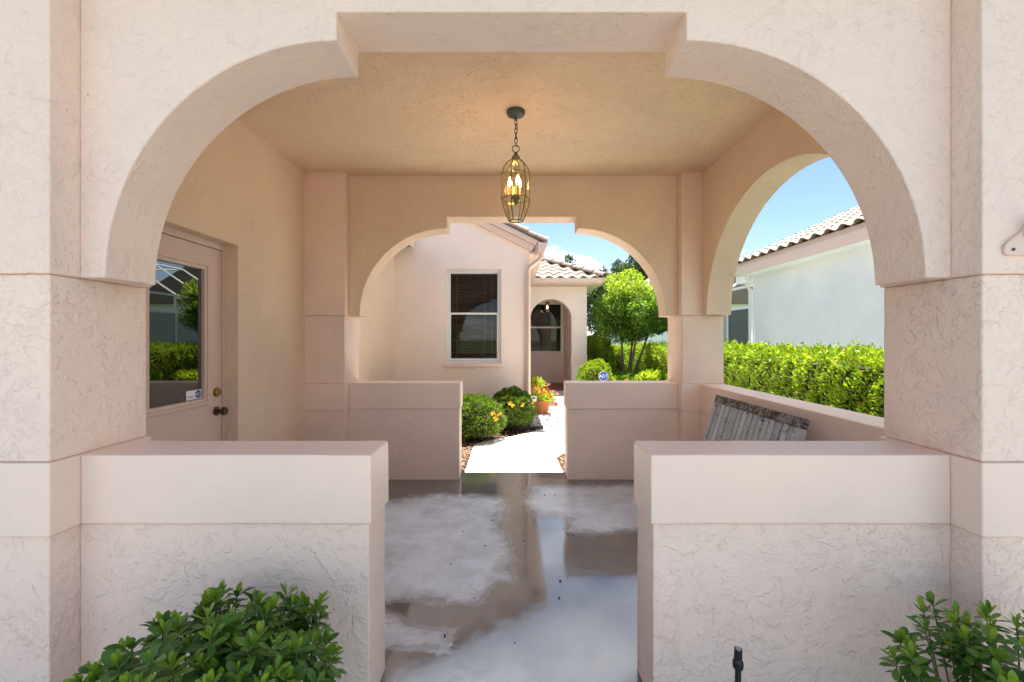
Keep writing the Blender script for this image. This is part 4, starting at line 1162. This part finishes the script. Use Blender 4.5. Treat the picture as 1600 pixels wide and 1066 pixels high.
def front_shrub(c, rx, ry, h, nst, label, seed, prof, ratio_young):
    r_ = random.Random(seed)
    t = thing('leafy_shrub', (c[0], c[1], -0.02), label, 'shrub')
    leaves = []
    stems = MB(); nb_ = 0
    for k in range(nst):
        u = r_.uniform(-1, 1); v = r_.uniform(-1, 1)
        if u*u + v*v > 1: continue
        d2 = u*u+v*v
        tip = Vector((c[0]+u*rx, c[1]+v*ry, h*prof(u, v)*r_.uniform(0.86, 1.04)))
        root = Vector((c[0]+u*rx*0.25, c[1]+v*ry*0.25, -0.02))
        mid = root*0.45 + tip*0.55 + Vector((u*0.05, v*0.05, -0.02))
        MB().tube([root, mid, tip], [0.005, 0.0035, 0.002], 5, cap=False).build('stem', M_STEM, t)
        ax = (tip-mid).normalized() + Vector((u*0.25, v*0.25, 0.5)); ax.normalize()
        s1 = ax.cross(Vector((0.3, 0.9, 0.1))).normalized(); s2 = ax.cross(s1).normalized()
        a0 = r_.uniform(0, 6.28)
        spec = []
        for j in range(4): spec.append((0.0, a0+j*1.571+r_.uniform(-.25,.25), R(r_.uniform(28, 48)), 'm'))
        for j in range(5): spec.append((0.020, a0+0.6+j*1.257+r_.uniform(-.3,.3), R(r_.uniform(-2, 24)), 'd'))
        for j in range(4): spec.append((0.048, a0+j*1.571+r_.uniform(-.4,.4), R(r_.uniform(-18, 12)), 'd'))
        for j in range(3): spec.append((0.082, a0+0.9+j*2.1+r_.uniform(-.4,.4), R(r_.uniform(-25, 5)), 'd'))
        for j in range(2): spec.append((-0.006, a0+0.3+j*3.14+r_.uniform(-.3,.3), R(r_.uniform(60, 80)), 'y'))
        yg = r_.random() < ratio_young
        for (dn, a, el, kd) in spec:
            out = s1*math.cos(a) + s2*math.sin(a)
            d = out*math.cos(el) + ax*math.sin(el); d.normalize()
            upv = (ax - d*ax.dot(d)).normalized()
            sd = upv.cross(d)
            p = tip - ax*dn + Vector((r_.uniform(-.003,.003),)*3)
            sc_ = r_.uniform(0.78, 1.12)
            M = Matrix(((d.x, sd.x, upv.x, p.x), (d.y, sd.y, upv.y, p.y), (d.z, sd.z, upv.z, p.z), (0,0,0,1))) @ Matrix.Scale(sc_, 4) @ Matrix.Rotation(r_.uniform(-.3,.3), 4, 'X')
            me = r_.choice(LYg) if (kd == 'y' or (kd == 'm' and yg)) else r_.choice(LD)
            # prominence: high and near the camera
            py = 530 + (EYE-p.z)*711/p.y; px = 800 + p.x*711/p.y
            vis = 0 <= px <= 1600 and py <= 1075
            leaves.append(((1 if vis else 0), p.z*1.0 - p.y*0.45 + (0.05 if me in LYg else 0), me, M))
    leaves.sort(key=lambda q: (-q[0], -q[1]))
    for q in leaves[:300]: obj_from('leaf', q[2], t, q[3])
    for nm, mt, sel in (('leaf_mass', M_FRONTD, LD), ('young_leaf_mass', M_FRONTY, LYg)):
        m = MB()
        for q in leaves[300:]:
            if q[2] in sel: m.add([q[3] @ v_.co for v_ in q[2].vertices], [tuple(f.vertices) for f in q[2].polygons])
        if m.v:
            o = m.build(nm, mt, t, smooth=80); o['kind'] = 'stuff'
    return t
front_shrub((-0.90, 1.30), 0.37, 0.33, 0.555, 190, 'dark green leafy shrub against the left front low wall', 5, lambda u, v: 1 - 0.16*abs(u+0.0)**2.2 - 0.10*v*v - (0.22*max(0, -u-0.25) if u < 0 else 0), 0.45)
front_shrub((1.47, 1.25), 0.34, 0.32, 0.545, 120, 'light green leafy shrub at the foot of the right front column', 9, lambda u, v: 1 - 0.25*max(0, -u)**2 - 0.10*v*v, 0.75)

# ------------------------------------------------------------------ small things
sp = thing('sprinkler_riser', (0.735, 1.48, -0.02), 'black plastic sprinkler riser standing before the right low wall', 'sprinkler')
MB().tube([(0.735,1.48,-0.03),(0.735,1.48,0.335)], 0.0095, 12).build('riser_pipe', M_BLACKP, sp, smooth=50)
MB().lathe([(0.0145,0.330),(0.0165,0.335),(0.0165,0.352),(0.0130,0.356),(0.0125,0.362)], (0.735,1.48,0), 14).build('collar', M_BLACKP, sp, smooth=40)
MB().tube([(0.735,1.48,0.360),(0.734,1.476,0.395)], 0.0125, 14).build('nozzle', M_BLACKP, sp, smooth=50)
MB().tube([(0.734,1.4755,0.396),(0.734,1.4750,0.3975)], 0.0085, 12).build('orifice', plain('grey_plastic', (0.25,0.25,0.25), 0.5), sp)

YW = YF0-0.010
wb = thing('wall_bracket', (1.77, YW, 1.70), 'beige painted metal bracket fixed to the right front column', 'bracket')
MB().prism([(1.726,1.693),(1.86,1.693),(1.86,1.79),(1.80,1.81),(1.775,1.775),(1.735,1.745),(1.719,1.725),(1.717,1.702)], YW-0.012, YW-0.0005).build('base_plate', M_TRIM, wb, bevel=0.003)
MB().tube([(1.80,YW-0.01,1.765),(1.80,YW-0.07,1.80)], 0.02, 14).build('socket', M_TRIM, wb, smooth=50)
MB().prism([(1.79,1.79),(1.80,1.835),(1.812,1.79)], YW-0.03, YW-0.012).build('fin', M_TRIM, wb)
MB().lathe([(0.005,0),(0.005,0.004),(0.002,0.006)], (0,0,0), 8).build('screw', M_BRONZE, wb, M=Matrix.Translation((1.745, YW-0.012, 1.712)) @ Matrix.Rotation(R(90), 4, 'X'))

def reg4():
    return random.uniform(-0.5, 0.55), random.uniform(1.9, 4.4)
def reg5():
    return random.uniform(-0.45, 0.5), 4.82 + abs(random.gauss(0, 0.5))
tag(pebbles('path_litter', reg5, 34, plain('path_debris', (0.05, 0.035, 0.02), 0.9, var=0.5), 0.004, 0.011, -0.008), 'sparse dark leaf bits on the bright walkway beyond the opening', 'litter', kind='stuff')
tag(pebbles('leaf_debris', reg4, 26, plain('dark_debris', (0.03, 0.022, 0.014), 0.9, var=0.5), 0.003, 0.009, 0.0), 'tiny dark specks of leaf litter on the wet floor', 'litter', kind='stuff')
